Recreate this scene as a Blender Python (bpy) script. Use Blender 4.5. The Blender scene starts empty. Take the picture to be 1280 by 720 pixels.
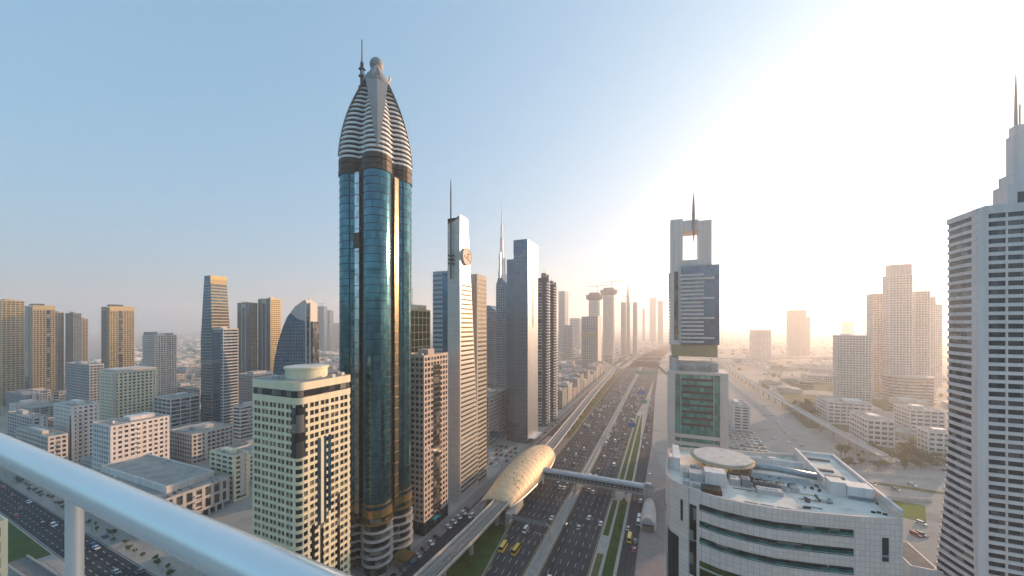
import bpy, math, random
from math import sin, cos, pi, radians
random.seed(7)
S = bpy.context.scene
COL = S.collection
# ------------------------------------------------------------------ camera, sky, sun, exposure
CAM_H = 130.0; FPX = 450.0; HOR = 405.0
YAW = math.atan(190/450)                      # the highway runs along +Y, the camera looks left of it
FW = (-sin(YAW), cos(YAW)); RT = (cos(YAW), sin(YAW))
cd = bpy.data.cameras.new('camera'); cam = bpy.data.objects.new('camera', cd); COL.objects.link(cam)
cam.location = (0, 0, CAM_H); cam.rotation_euler = (pi/2, 0, YAW)
cd.sensor_width = 36; cd.lens = 36*FPX/1280; cd.shift_y = 45/1280
cd.clip_start = 0.05; cd.clip_end = 60000
S.camera = cam
SUN_AZ = radians(34.2); SUN_EL = radians(10.7)
W = bpy.data.worlds.new('World'); S.world = W; W.use_nodes = True
nt = W.node_tree; bg = nt.nodes['Background']
sky = nt.nodes.new('ShaderNodeTexSky'); sky.sky_type = 'NISHITA'; sky.sun_disc = False
sky.sun_elevation = SUN_EL; sky.sun_rotation = SUN_AZ
sky.air_density = 1.0; sky.dust_density = 4.0; sky.ozone_density = 4.0
SKY_GAMMA = 0.35; SKY_GAIN = 1.38; SKY_TINT = (.65,.97,1.13)                                # soft hazy dynamic range of the evening sky
gm = nt.nodes.new('ShaderNodeGamma'); gm.inputs[1].default_value = SKY_GAMMA; nt.links.new(sky.outputs[0], gm.inputs[0])
gs = nt.nodes.new('ShaderNodeVectorMath'); gs.operation = 'MULTIPLY'; gs.inputs[1].default_value = [SKY_GAIN*k for k in SKY_TINT]; nt.links.new(gm.outputs[0], gs.inputs[0])
nt.links.new(gs.outputs[0], bg.inputs[0]); bg.inputs[1].default_value = 0.15
ld = bpy.data.lights.new('sun', 'SUN'); ld.energy = 3.7; ld.angle = radians(0.5); ld.color = (1, .62, .36)
sun = bpy.data.objects.new('sun', ld); COL.objects.link(sun)
from mathutils import Vector
sd = Vector((sin(SUN_AZ)*cos(SUN_EL), cos(SUN_AZ)*cos(SUN_EL), sin(SUN_EL)))
sun.rotation_euler = (-sd).to_track_quat('-Z', 'Y').to_euler(); sun.location = (300, 300, 400)
S.view_settings.view_transform = 'Standard'; S.view_settings.look = 'None'
S.view_settings.exposure = 1.33; S.view_settings.gamma = 1.0
S.render.engine = 'CYCLES'
cy = S.cycles
cy.use_denoising = True; cy.max_bounces = 6; cy.diffuse_bounces = 3; cy.glossy_bounces = 3
cy.transmission_bounces = 4; cy.volume_bounces = 5; cy.sample_clamp_indirect = 6
HAZE_DENSITY = 0.00029; HAZE_G = 0.54; HAZE_COL = (1.0, .98, .97, 1)

# ------------------------------------------------------------------ helpers
def at(px, py, z=0.0):
    t = (CAM_H - z)*FPX/(py - HOR); c = (px - 640)/FPX
    return t*(FW[0] + c*RT[0]), t*(FW[1] + c*RT[1])
def bld(pc, t, top, l, r, side='L'):
    c = (pc - 640)/FPX; X = t*(FW[0]+c*RT[0]); Y = t*(FW[1]+c*RT[1]); z = CAM_H - (top - HOR)*t/FPX
    pw, pd = (l, r) if side == 'L' else (r, l)
    k = (pw - 640)/FPX; Xf = Y/(FW[1]+k*RT[1])*(FW[0]+k*RT[0])
    k = (pd - 640)/FPX; Yf = X/(FW[0]+k*RT[0])*(FW[1]+k*RT[1])
    return min(X, Xf), max(X, Xf), Y, Yf, z

class MB:
    def __init__(s): s.v = []; s.f = []; s.m = []
    def add(s, vs, fs, mi=0):
        b = len(s.v); s.v += [tuple(p) for p in vs]; s.f += [tuple(b+i for i in f) for f in fs]; s.m += [mi]*len(fs); return s
    def box(s, x0, y0, z0, x1, y1, z1, mi=0):
        return s.add([(x0,y0,z0),(x1,y0,z0),(x1,y1,z0),(x0,y1,z0),(x0,y0,z1),(x1,y0,z1),(x1,y1,z1),(x0,y1,z1)],
                     [(0,3,2,1),(4,5,6,7),(0,1,5,4),(1,2,6,5),(2,3,7,6),(3,0,4,7)], mi)
    def cbox(s, cx, cy, z0, w, d, h, mi=0, rz=0):
        c, q = cos(rz), sin(rz)
        P = [(-w/2,-d/2),(w/2,-d/2),(w/2,d/2),(-w/2,d/2)]
        P = [(cx+x*c-y*q, cy+x*q+y*c) for x, y in P]
        return s.prism(P, z0, z0+h, mi)
    def prism(s, P, z0, z1, mi=0, P2=None):
        n = len(P); P2 = P2 or P
        vs = [(x,y,z0) for x,y in P] + [(x,y,z1) for x,y in P2]
        fs = [tuple(range(n-1,-1,-1)), tuple(range(n,2*n))] + [(i,(i+1)%n,n+(i+1)%n,n+i) for i in range(n)]
        return s.add(vs, fs, mi)
    def quad(s, a, b, c, d, mi=0): return s.add([a,b,c,d], [(0,1,2,3)], mi)
    def rings(s, R, mi=0, cap=True):
        n = len(R[0]); vs = [p for r in R for p in r]; fs = []
        for k in range(len(R)-1):
            fs += [(k*n+i, k*n+(i+1)%n, (k+1)*n+(i+1)%n, (k+1)*n+i) for i in range(n)]
        if cap: fs += [tuple(range(n-1,-1,-1)), tuple(range((len(R)-1)*n, len(R)*n))]
        return s.add(vs, fs, mi)
    def lathe(s, cx, cy, prof, n=16, mi=0):
        return s.rings([[(cx+r*cos(2*pi*i/n), cy+r*sin(2*pi*i/n), z) for i in range(n)] for r, z in prof], mi)
    def tube(s, pts, r, n=8, mi=0):
        R = []
        for i, p in enumerate(pts):
            a = Vector(pts[max(i-1,0)]); b = Vector(pts[min(i+1,len(pts)-1)]); d = (b-a).normalized()
            u = d.cross(Vector((0,0,1)));  u = u.normalized() if u.length > 1e-4 else Vector((1,0,0)); w = u.cross(d)
            rr = r[i] if isinstance(r, (list, tuple)) else r
            R.append([tuple(Vector(p) + u*rr*cos(2*pi*k/n) + w*rr*sin(2*pi*k/n)) for k in range(n)])
        return s.rings(R, mi)
    def sphere(s, c, r, n=12, m=8, sz=1, mi=0):
        return s.lathe(c[0], c[1], [(max(r*sin(pi*k/m), .01), c[2]-r*sz*cos(pi*k/m)) for k in range(m+1)], n, mi)
    def build(s, name, mats, parent=None, loc=None, smooth=False, kind=None):
        me = bpy.data.meshes.new(name); me.from_pydata(s.v, [], s.f)
        for m in (mats if isinstance(mats, (list, tuple)) else [mats]): me.materials.append(m)
        if len(me.materials) > 1: me.polygons.foreach_set('material_index', s.m)
        if smooth: me.polygons.foreach_set('use_smooth', [True]*len(me.polygons))
        me.update()
        return link(name, me, parent, loc, kind)
def link(name, me, parent=None, loc=None, kind=None):
    o = bpy.data.objects.new(name, me); COL.objects.link(o)
    if parent: o.parent = parent
    if loc: o.location = loc
    if kind: o['kind'] = kind
    return o
def tag(o, label, cat, group=None):
    o['label'] = label; o['category'] = cat
    if group: o['group'] = group
    return o
def thing(name, label, cat, loc=(0,0,0), rz=0, group=None):
    o = bpy.data.objects.new(name, None); COL.objects.link(o); o.location = loc; o.rotation_euler = (0,0,rz)
    o.empty_display_size = 1
    return tag(o, label, cat, group)
def copy_tree(o, parent=None, loc=None, rz=None):
    c = o.copy(); COL.objects.link(c); c.parent = parent
    if loc is not None: c.location = loc
    if rz is not None: c.rotation_euler = (0,0,rz)
    for ch in KIDS.get(o.name, []): copy_tree(ch, c)
    return c
KIDS = {}
def remember(o): 
    bpy.context.view_layer.update()
    KIDS[o.name] = list(o.children)

# ------------------------------------------------------------------ materials
def N(t, ty, **k):
    n = t.nodes.new('ShaderNode'+ty)
    for a, b in k.items(): setattr(n, a, b)
    return n
def mat(name, col, rough=.7, var=.18, scale=.15, metal=0.0, panel=None, spec=.4, bump=0.0, stretch=None, joint=.7, coat=0):
    m = bpy.data.materials.new(name); m.use_nodes = True; t = m.node_tree; b = t.nodes['Principled BSDF']; L = t.links.new
    b.inputs['Roughness'].default_value = rough; b.inputs['Metallic'].default_value = metal
    b.inputs['Specular IOR Level'].default_value = spec; b.inputs['Coat Weight'].default_value = coat
    tc = N(t,'TexCoord'); no = N(t,'TexNoise'); no.inputs['Scale'].default_value = scale; no.inputs['Detail'].default_value = 6; no.inputs['Roughness'].default_value = .65
    src = tc.outputs['Object']
    if stretch:
        mp = N(t,'Mapping'); mp.inputs['Scale'].default_value = stretch; L(src, mp.inputs[0]); L(mp.outputs[0], no.inputs[0])
    else: L(src, no.inputs[0])
    mr = N(t,'MapRange'); mr.inputs['From Min'].default_value = .3; mr.inputs['From Max'].default_value = .7
    mr.inputs['To Min'].default_value = 1-var; mr.inputs['To Max'].default_value = 1+var*.6; L(no.outputs[0], mr.inputs[0])
    fac = mr.outputs[0]
    if panel:
        sx = N(t,'SeparateXYZ'); L(src, sx.inputs[0]); ad = N(t,'Math'); L(sx.outputs[0], ad.inputs[0]); L(sx.outputs[1], ad.inputs[1])
        cb = N(t,'CombineXYZ'); L(ad.outputs[0], cb.inputs[0]); L(sx.outputs[2], cb.inputs[1])
        br = N(t,'TexBrick', offset=0.0); br.inputs['Scale'].default_value = 1; br.inputs['Brick Width'].default_value = panel[0]
        br.inputs['Row Height'].default_value = panel[1]; br.inputs['Mortar Size'].default_value = panel[2] if len(panel) > 2 else .04
        br.inputs['Color1'].default_value = (1,1,1,1); br.inputs['Color2'].default_value = (.9,.9,.9,1); br.inputs['Mortar'].default_value = (joint,)*3+(1,)
        L(cb.outputs[0], br.inputs[0])
        mu = N(t,'Math', operation='MULTIPLY'); L(fac, mu.inputs[0]); L(br.outputs[0], mu.inputs[1]); fac = mu.outputs[0]
    vm = N(t,'VectorMath', operation='SCALE'); vm.inputs[0].default_value = col[:3]; L(fac, vm.inputs['Scale']); L(vm.outputs[0], b.inputs['Base Color'])
    if bump:
        bp = N(t,'Bump'); bp.inputs['Strength'].default_value = bump; L(no.outputs[0], bp.inputs['Height']); L(bp.outputs[0], b.inputs['Normal'])
    return m
def glass(name, dark, light, cell=(3.1,3.1,3.7), metal=.0, rough=.06, share=.3, wave=.0, spec=.8):
    """window glass: each pane its own tint (blinds, rooms), seen from the pane's own place in the building"""
    m = bpy.data.materials.new(name); m.use_nodes = True; t = m.node_tree; b = t.nodes['Principled BSDF']; L = t.links.new
    b.inputs['Roughness'].default_value = rough; b.inputs['Metallic'].default_value = metal; b.inputs['Specular IOR Level'].default_value = spec
    ge = N(t,'NewGeometry'); of = N(t,'VectorMath', operation='ADD'); of.inputs[1].default_value = (.513,.377,.291); L(ge.outputs['Position'], of.inputs[0])
    dv = N(t,'VectorMath', operation='DIVIDE'); dv.inputs[1].default_value = cell; L(of.outputs[0], dv.inputs[0])
    fl = N(t,'VectorMath', operation='FLOOR'); L(dv.outputs[0], fl.inputs[0]); wn = N(t,'TexWhiteNoise'); L(fl.outputs[0], wn.inputs[0])
    rp = N(t,'ValToRGB'); e = rp.color_ramp.elements
    e[0].position = 1-share; e[0].color = (*dark,1); e[1].position = 1; e[1].color = (*light,1)
    L(wn.outputs['Value'], rp.inputs[0]); L(rp.outputs[0], b.inputs['Base Color'])
    if wave:
        bp = N(t,'Bump'); bp.inputs['Strength'].default_value = wave; bp.inputs['Distance'].default_value = .5
        no = N(t,'TexNoise'); no.inputs['Scale'].default_value = .25; L(ge.outputs['Position'], no.inputs[0])
        av = N(t,'Math', operation='MULTIPLY_ADD'); av.inputs[1].default_value = .12; L(wn.outputs['Value'], av.inputs[0]); L(no.outputs[0], av.inputs[2])
        L(av.outputs[0], bp.inputs['Height']); L(bp.outputs[0], b.inputs['Normal'])
    return m
def mix_ground(name, cols, scale, rough=.95, detail=8):
    m = bpy.data.materials.new(name); m.use_nodes = True; t = m.node_tree; b = t.nodes['Principled BSDF']; L = t.links.new
    b.inputs['Roughness'].default_value = rough; b.inputs['Specular IOR Level'].default_value = .2
    tc = N(t,'TexCoord'); no = N(t,'TexNoise'); no.inputs['Scale'].default_value = scale; no.inputs['Detail'].default_value = detail; no.inputs['Roughness'].default_value = .7
    L(tc.outputs['Object'], no.inputs[0]); rp = N(t,'ValToRGB'); rp.color_ramp.elements.remove(rp.color_ramp.elements[1])
    for i, c in enumerate(cols):
        p = .3 + .4*i/max(1,len(cols)-1)
        e = rp.color_ramp.elements[0] if i == 0 else rp.color_ramp.elements.new(p)
        e.position = p; e.color = (*c,1)
    L(no.outputs[0], rp.inputs[0]); L(rp.outputs[0], b.inputs['Base Color']); return m
M = dict(
 ground=mix_ground('sandy_ground', [(.13,.15,.08),(.36,.31,.25),(.44,.39,.33),(.38,.27,.21),(.26,.25,.17)], .012),
 urban=mix_ground('pale_paving', [(.24,.22,.20),(.38,.35,.31),(.30,.28,.26)], .05),
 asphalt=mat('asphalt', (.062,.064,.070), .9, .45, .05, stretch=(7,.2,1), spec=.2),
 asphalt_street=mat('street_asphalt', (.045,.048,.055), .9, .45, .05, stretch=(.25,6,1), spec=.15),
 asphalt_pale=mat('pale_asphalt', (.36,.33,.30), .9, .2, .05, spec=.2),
 paint=mat('road_paint', (.62,.62,.6), .7, .25, .8),
 paint_y=mat('yellow_road_paint', (.55,.4,.14), .7, .25, .8),
 concrete=mat('concrete', (.36,.345,.32), .85, .22, .3),
 concrete_dark=mat('dark_concrete', (.16,.155,.15), .85, .25, .3),
 kerb=mat('kerb_concrete', (.42,.40,.37), .85, .2, .4),
 paving=mat('pink_paving', (.31,.265,.255), .8, .15, .25, panel=(4,4,.12), joint=.8),
 grass=mix_ground('grass', [(.03,.055,.012),(.055,.095,.02),(.07,.1,.03)], .12),
 grass_dry=mix_ground('dry_grass', [(.06,.08,.025),(.12,.12,.045),(.2,.17,.09)], .08),
 lawn=mix_ground('lawn', [(.10,.15,.02),(.14,.19,.03)], .2),
 white=mat('white_panel', (.76,.69,.65), .55, .22, .5, stretch=(.6,.6,.05)),
 warm_white=mat('warm_white_panel', (.80,.71,.67), .55, .16, .5, stretch=(.6,.6,.05)),
 white_tile=mat('white_tile', (.82,.68,.60), .4, .08, .08, panel=(1.5,1.55,.06), joint=.62),
 cream=mat('cream_cladding', (.82,.73,.51), .6, .14, .5, stretch=(.6,.6,.05)),
 cream_lt=mat('pale_stone', (.63,.56,.50), .7, .26, .5, stretch=(.6,.6,.05)),
 grey_lt=mat('light_grey_panel', (.52,.485,.465), .6, .26, .5, stretch=(.6,.6,.05)),
 grey=mat('grey_panel', (.27,.275,.285), .6, .15, .1),
 steel=mat('steel_cladding', (.42,.44,.47), .34, .1, .08, metal=.55, panel=(3,3.6,.12), joint=.7),
 brushed=mat('brushed_panel', (.60,.585,.55), .38, .08, .08, metal=.35, panel=(40,1.9,.12), joint=.75),
 tan=mat('tan_stone', (.44,.34,.20), .65, .12, .1),
 gold=mat('gold_cladding', (.52,.39,.19), .38, .12, .1, metal=.45),  # golden sunlight on the left towers put into the base colour
 pink=mat('rose_stone', (.56,.44,.37), .7, .12, .1),
 brown=mat('brown_metal', (.12,.085,.05), .45, .3, .6, metal=.3, panel=(.9,.6,.15), joint=.4),
 bronze=mat('bronze_trim', (.30,.20,.08), .35, .2, .3, metal=.6),
 dark=mat('dark_panel', (.035,.037,.04), .5, .2, .3),
 core=mat('room_shade', (.03,.03,.033), .8, .2, .3),
 roof=mix_ground('roof_gravel', [(.22,.21,.19),(.34,.33,.30),(.44,.42,.38)], .12),
 roof_white=mix_ground('white_roof', [(.42,.37,.30),(.72,.66,.57),(.80,.74,.65),(.84,.79,.71)], .13),
 metal=mat('galvanised_metal', (.5,.5,.5), .4, .15, .6, metal=.6),
 chrome=mat('painted_rail', (.88,.865,.85), .27, .05, 3.0, metal=.6),
 pearl=mat('champagne_shell', (.80,.60,.38), .55, .1, .1, metal=.15, panel=(3.0,2.4,.10), joint=.8),
 shield=mat('grey_shield', (.34,.335,.33), .5, .05, .2, panel=(1.2,1.2,.08), joint=.72),
 ring=mat('white_ring', (.82,.80,.76), .45, .06, .3),
 bark=mat('bark', (.12,.085,.055), .9, .3, 3),
 leaf=mat('leaves', (.08,.125,.04), .7, .4, .4),
 leaf2=mat('olive_leaves', (.115,.13,.055), .7, .4, .4),
 rubber=mat('rubber', (.02,.02,.02), .8, .1, 3),
 sign_blue=mat('blue_sign', (.02,.14,.42), .5, .05, 1), sign_green=mat('green_sign', (.02,.28,.12), .5, .05, 1),
 teal_awning=mat('teal_awning', (.05,.32,.36), .6, .1, 1),
 sand=mat('sand_cladding', (.44,.40,.35), .7, .26, .5, stretch=(.6,.6,.05)),
 logo=mat('rust_emblem', (.36,.14,.06), .5, .1, 1), olive=mat('olive_emblem', (.035,.05,.012), .4, .1, 1),
)
G = dict(
 dark=glass('dark_window', (.014,.016,.019), (.24,.22,.18), share=.42),
 blue=glass('blue_window', (.02,.035,.055), (.08,.12,.15), metal=.0, rough=.05),
 mirror=glass('mirror_glass', (.16,.22,.26), (.26,.33,.36), metal=.9, rough=.07, share=.9, wave=.06),
 teal=glass('teal_mirror', (.035,.12,.15), (.09,.23,.27), cell=(1.7,1.7,3.8), metal=.9, rough=.13, share=.95, wave=.03),
 strip=glass('pale_mirror', (.30,.235,.14), (.42,.34,.21), cell=(1.6,1.6,3.8), metal=.9, rough=.2, share=.9, wave=.0),  # sun's golden reflection put into the glass tint
 mauve=glass('mauve_window', (.04,.026,.028), (.14,.11,.11), share=.4),
 ribbon=glass('ribbon_glass', (.012,.075,.07), (.05,.19,.175), cell=(2.2,2.2,3.9), metal=.35, rough=.07, share=.7),
 skyglass=glass('sky_glass', (.08,.17,.25), (.15,.26,.34), metal=.5, rough=.08, share=.8, wave=.04),
 palestrip=glass('pale_mirror_strip', (.5,.5,.48), (.75,.75,.72), cell=(1.6,1.6,3.8), metal=.9, rough=.2, share=.9),  # white sky reflection put into the glass tint
 green=glass('green_glass', (.02,.21,.18), (.08,.42,.36), cell=(2.2,2.2,3.9), metal=.15, rough=.07, share=.8, wave=.05),
 bluemir=glass('blue_mirror', (.05,.11,.17), (.09,.17,.24), metal=.7, rough=.08, share=.8, wave=.05),
 greymir=glass('grey_mirror', (.08,.125,.16), (.14,.19,.225), cell=(2.2,2.2,3.7), metal=.8, rough=.16, share=.9, wave=.05),
 goldmir=glass('gold_mirror', (.10,.085,.05), (.2,.16,.085), metal=.7, rough=.1, share=.8, wave=.05),
 olive=glass('olive_glass', (.035,.045,.01), (.10,.115,.02), cell=(2.0,2.0,3.0), metal=.25, rough=.1, share=.8, wave=.04),
 car=glass('car_glass', (.02,.022,.025), (.03,.03,.035), cell=(50,50,50)),
)

def wear(m, axis, period):
    t = m.node_tree; b_ = t.nodes['Principled BSDF']; L = t.links.new; old = b_.inputs['Base Color'].links[0].from_socket
    tc = N(t,'TexCoord'); sx_ = N(t,'SeparateXYZ'); L(tc.outputs['Object'], sx_.inputs[0])
    k = N(t,'Math', operation='MULTIPLY'); k.inputs[1].default_value = 4*pi/period; L(sx_.outputs[axis], k.inputs[0]); sn = N(t,'Math', operation='SINE'); L(k.outputs[0], sn.inputs[0])
    no = N(t,'TexNoise'); no.inputs['Scale'].default_value = .035; no.inputs['Detail'].default_value = 5; L(tc.outputs['Object'], no.inputs[0])
    vo = N(t,'TexBrick'); vo.inputs['Scale'].default_value = 1; vo.inputs['Brick Width'].default_value = 3.65; vo.inputs['Row Height'].default_value = 37; vo.inputs['Mortar Size'].default_value = .05
    vo.inputs['Color1'].default_value = (.82,)*3+(1,); vo.inputs['Color2'].default_value = (1.22,)*3+(1,); vo.inputs['Mortar'].default_value = (.7,)*3+(1,); L(tc.outputs['Object'], vo.inputs[0])
    a = N(t,'Math', operation='MULTIPLY_ADD'); a.inputs[1].default_value = .13; a.inputs[2].default_value = .72; L(sn.outputs[0], a.inputs[0])
    c_ = N(t,'Math', operation='MULTIPLY_ADD'); c_.inputs[1].default_value = .55; L(no.outputs[0], c_.inputs[0]); L(a.outputs[0], c_.inputs[2])
    d_ = N(t,'Math', operation='MULTIPLY'); L(c_.outputs[0], d_.inputs[0]); L(vo.outputs[0], d_.inputs[1])
    v = N(t,'VectorMath', operation='SCALE'); L(old, v.inputs[0]); L(d_.outputs[0], v.inputs['Scale']); L(v.outputs[0], b_.inputs['Base Color'])
wear(M['asphalt'], 0, 3.65); wear(M['asphalt_street'], 1, 3.2)
# ------------------------------------------------------------------ the ground, the roads
def sheet(name, poly, z, m, kind='structure'):
    b = MB(); b.add([(x,y,z) for x,y in poly], [tuple(range(len(poly)))]); return b.build(name, m, kind=kind)
def slab(name, poly, z0, z1, m, kind='structure'):
    b = MB(); b.prism(poly, z0, z1); return b.build(name, m, kind=kind)
g = MB(); g.box(-11900,-190,-.6,11900,13900,0); g.build('ground', M['ground'], kind='structure')
sheet('city_ground', [(-520,-20),(400,-20),(420,560),(-140,1150),(-520,700)], .004, M['urban'])
def ribbon(path, wl, wr, z):
    """left and right edges of a path given as points; wl, wr metres to either side"""
    out = []
    for i, p in enumerate(path):
        a = Vector(path[max(i-1,0)]); b = Vector(path[min(i+1,len(path)-1)]); d = (b-a); d.z = 0 if len(d) > 2 else 0; d.normalize()
        n = Vector((d.y, -d.x, 0)); q = Vector(p)
        out.append((q - n*wl, q + n*wr))
    return out
def road(name, path, w, z, m, thick=0.0):
    path = [(*p[:2], (p[2] if len(p) > 2 else z)) for p in path]
    e = ribbon(path, w/2, w/2, z); b = MB()
    for i in range(len(e)-1):
        l0, r0 = e[i]; l1, r1 = e[i+1]
        if thick:
            dn = Vector((0,0,-thick))
            b.quad(l0,r0,r1,l1); b.quad(r0+dn,l0+dn,l1+dn,r1+dn); b.quad(r0,r0+dn,r1+dn,r1); b.quad(l0+dn,l0,l1,l1+dn)
        else: b.quad(l0,r0,r1,l1)
    return b.build(name, m, kind='structure')
def smooth_path(pts, n=8):
    out = []
    for i in range(len(pts)-1):
        p0 = Vector(pts[max(i-1,0)]); p1 = Vector(pts[i]); p2 = Vector(pts[i+1]); p3 = Vector(pts[min(i+2,len(pts)-1)])
        for k in range(n):
            t = k/n
            out.append(tuple(.5*((2*p1)+(p2-p0)*t+(2*p0-5*p1+4*p2-p3)*t*t+(3*p1-p0-3*p2+p3)*t**3)))
    out.append(tuple(pts[-1])); return out
FAR = 1150
LEFT_EDGE = [(-84,60),(-86,165),(-92,215),(-97,265),(-98,430),(-104,800),(-106,FAR)]
slab('left_carriageway', LEFT_EDGE[::-1] + [(-67,60),(-67,FAR)], -.1, .012, M['asphalt'])
slab('right_carriageway', [(-60,60),(-36,60),(-36,560),(-28,700),(-16,FAR),(-60,FAR)], -.1, .012, M['asphalt'])
slab('median', [(-67,40),(-60,40),(-60,FAR),(-67,FAR)], -.1, .16, M['concrete'])
b = MB()
for x in (-65.4,-62.0): b.box(x,40,.16,x+.35,FAR,1.0)
b.build('median_barrier', M['kerb'], kind='structure')
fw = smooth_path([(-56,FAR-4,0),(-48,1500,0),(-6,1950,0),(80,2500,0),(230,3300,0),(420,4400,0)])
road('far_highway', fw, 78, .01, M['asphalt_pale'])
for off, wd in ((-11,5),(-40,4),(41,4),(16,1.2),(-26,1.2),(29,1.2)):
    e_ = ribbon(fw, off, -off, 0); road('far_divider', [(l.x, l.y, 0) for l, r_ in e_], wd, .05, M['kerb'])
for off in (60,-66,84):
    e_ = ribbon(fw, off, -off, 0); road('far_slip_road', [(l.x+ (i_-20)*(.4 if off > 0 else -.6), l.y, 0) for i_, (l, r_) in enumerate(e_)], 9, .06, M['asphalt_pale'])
b = MB()                                                           # lane lines
for x in [-70.6-3.65*i for i in range(8)]:
    y = 70
    while y < 1100:
        if x > -84 - (14 if y > 265 else 14*max(0,(y-165)/100)) - 2: b.quad((x-.11,y,.016),(x+.11,y,.016),(x+.11,y+4,.016),(x-.11,y+4,.016))
        y += 10
for x in [-56.2+3.7*i*-1+0 for i in range(0)] + [-56.0,-52.0,-48.0,-44.0,-40.0]:
    y = 70
    while y < 1100: b.quad((x-.11,y,.016),(x+.11,y,.016),(x+.11,y+4,.016),(x-.11,y+4,.016)); y += 10
b.build('lane_markings', M['paint'], kind='structure')
b = MB()
for x in (-67.7,-59.5,-36.6): b.quad((x-.12,60,.016),(x+.12,60,.016),(x+.12,560 if x>-40 else FAR,.016),(x-.12,560 if x>-40 else FAR,.016))
for i in range(len(LEFT_EDGE)-1):
    (x0,y0),(x1,y1) = LEFT_EDGE[i], LEFT_EDGE[i+1]
    b.quad((x0+.6,y0,.016),(x0+.85,y0,.016),(x1+.85,y1,.016),(x1+.6,y1,.016))
b.build('edge_lines', M['paint_y'], kind='structure')
# strip between the right carriageway and the service road
slab('verge_path', [(-35.8,90),(-23,90),(-23,420),(-27,560),(-35.8,560)], -.1, .14, M['kerb'])
for i, P in enumerate([[(-34.8,90),(-31.4,90),(-31.4,207),(-34.8,207)], [(-34.8,226),(-31.4,226),(-31.4,274),(-34.8,274)],
          [(-29.8,90),(-24.4,90),(-24.4,276),(-29.8,276)], [(-34.6,290),(-31.2,296),(-31.2,540),(-34.6,540)],
          [(-29.6,294),(-25.6,300),(-24.4,312),(-24.4,420),(-28.4,552),(-29.6,552)]]):
    slab('verge_grass', P, .1, .18+.004*i, M['grass'] if i != 0 else M['grass_dry'])
slab('service_road', [(-22.6,60),(-14,60),(-14,330),(-12,420),(-15,700),(-15,FAR),(-22,FAR),(-22,600),(-22.6,420)], -.1, .014, M['asphalt'])
slab('pavement', [(-13.8,60),(1,60),(1,128),(0,170),(1,330),(-11.8,420),(-13.8,330)], -.1, .13, M['paving'])
slab('plaza', [(2,175),(150,175),(150,335),(2,335)], -.1, .03, M['urban'])
# left verge under the viaduct, service street, forecourts
slab('verge_grass', [(-111,60),(-84.8,60),(-86.8,165),(-92.4,212),(-111,212)], -.1, .15, M['grass'])
slab('station_forecourt', [(-124,214),(-93,214),(-97.8,265),(-98.6,400),(-124,400)], -.1, .12, M['paving'])
slab('verge_grass', [(-112,402),(-98.8,402),(-104.4,800),(-106.4,1090),(-116,1090),(-114,700)], -.1, .15, M['grass_dry'])
slab('frontage_road', [(-125.5,112),(-112,112),(-112,212),(-124.6,214),(-124.6,400),(-113,404),(-116,800),(-119,1100),(-128,1100),(-127,400)], -.1, .016, M['asphalt'])
slab('frontage_pavement', [(-133.4,110),(-125.8,110),(-127.2,400),(-128.3,1100),(-136,1100),(-135,360)], -.1, .11, M['paving'])
STA = radians(-2.4)
def st(x, y): return x, y - math.tan(radians(2.4))*(x+285)
P0 = [st(-900,85.5), st(-60,85.5), st(-60,101.5), st(-900,101.5)]
slab('cross_street', P0, -.1, .02, M['asphalt_street'])
b = MB()
for yy in (88.6,91.8,95.0,98.2):
    x = -880
    while x < -120:
        (x0,y0),(x1,y1) = st(x,yy), st(x+3.4,yy); b.quad((x0,y0-.1,.024),(x1,y1-.1,.024),(x1,y1+.1,.024),(x0,y0+.1,.024)); x += 8
for yy in (86.0,101.0):
    (x0,y0),(x1,y1) = st(-900,yy), st(-120,yy); b.quad((x0,y0-.1,.024),(x1,y1-.1,.024),(x1,y1+.1,.024),(x0,y0+.1,.024))
b.build('street_markings', M['paint'], kind='structure')
slab('street_pavement', [st(-900,101.7), st(-130,101.7), st(-130,109), st(-900,113)], -.1, .1, M['urban'])
slab('street_pavement', [st(-900,81), st(-130,81), st(-130,85.3), st(-900,85.3)], -.1, .1, M['concrete'])
slab('street_lawn', [st(-620,70), st(-322,70), st(-318,84.6), st(-620,84.6)], .05, .16, M['grass'])
slab('street_lawn', [(-305,58),(-262,58),(-262,74),(-305,74)], -.1, .14, M['grass'])
# right side: plain road, flyover, cross road
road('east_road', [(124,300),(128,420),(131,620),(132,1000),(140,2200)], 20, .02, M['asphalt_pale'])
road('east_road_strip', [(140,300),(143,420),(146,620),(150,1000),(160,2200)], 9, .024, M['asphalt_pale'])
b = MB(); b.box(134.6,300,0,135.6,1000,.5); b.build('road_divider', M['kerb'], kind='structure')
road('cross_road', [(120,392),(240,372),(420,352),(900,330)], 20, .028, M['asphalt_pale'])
slab('open_lot', [(150,402),(420,372),(900,352),(900,430),(420,452),(170,462)], -.1, .022, M['urban'])
slab('lawn', [(146,326),(158,322),(172,352),(152,354)], -.1, .16, M['lawn'])
sheet('car_park', [(52,330),(104,330),(104,600),(52,600)], .02, M['urban'])
slab('green_strip', [(150,384),(420,362),(420,367),(150,390)], -.1, .15, M['grass_dry'])
for i, (x0,y0,x1,y1) in enumerate([(190,470,300,520),(165,560,230,700),(190,720,330,820),(240,880,420,1000)]):
    sheet('scrub_ground', [(x0,y0),(x1,y0-10),(x1+15,y1),(x0+10,y1+8)], .03+.004*i, M['grass_dry'])
for i, (x0,y0,x1,y1) in enumerate([(-1700,900,-1300,1100),(-2300,1400,-1500,1700),(-1100,1300,-700,1500),(-1250,760,-1000,840),(-2600,900,-2100,1100)]):
    sheet('park_ground', [(x0,y0),(x1,y0-40),(x1+60,y1),(x0+20,y1+30)], .03+.004*i, M['grass'])

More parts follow.
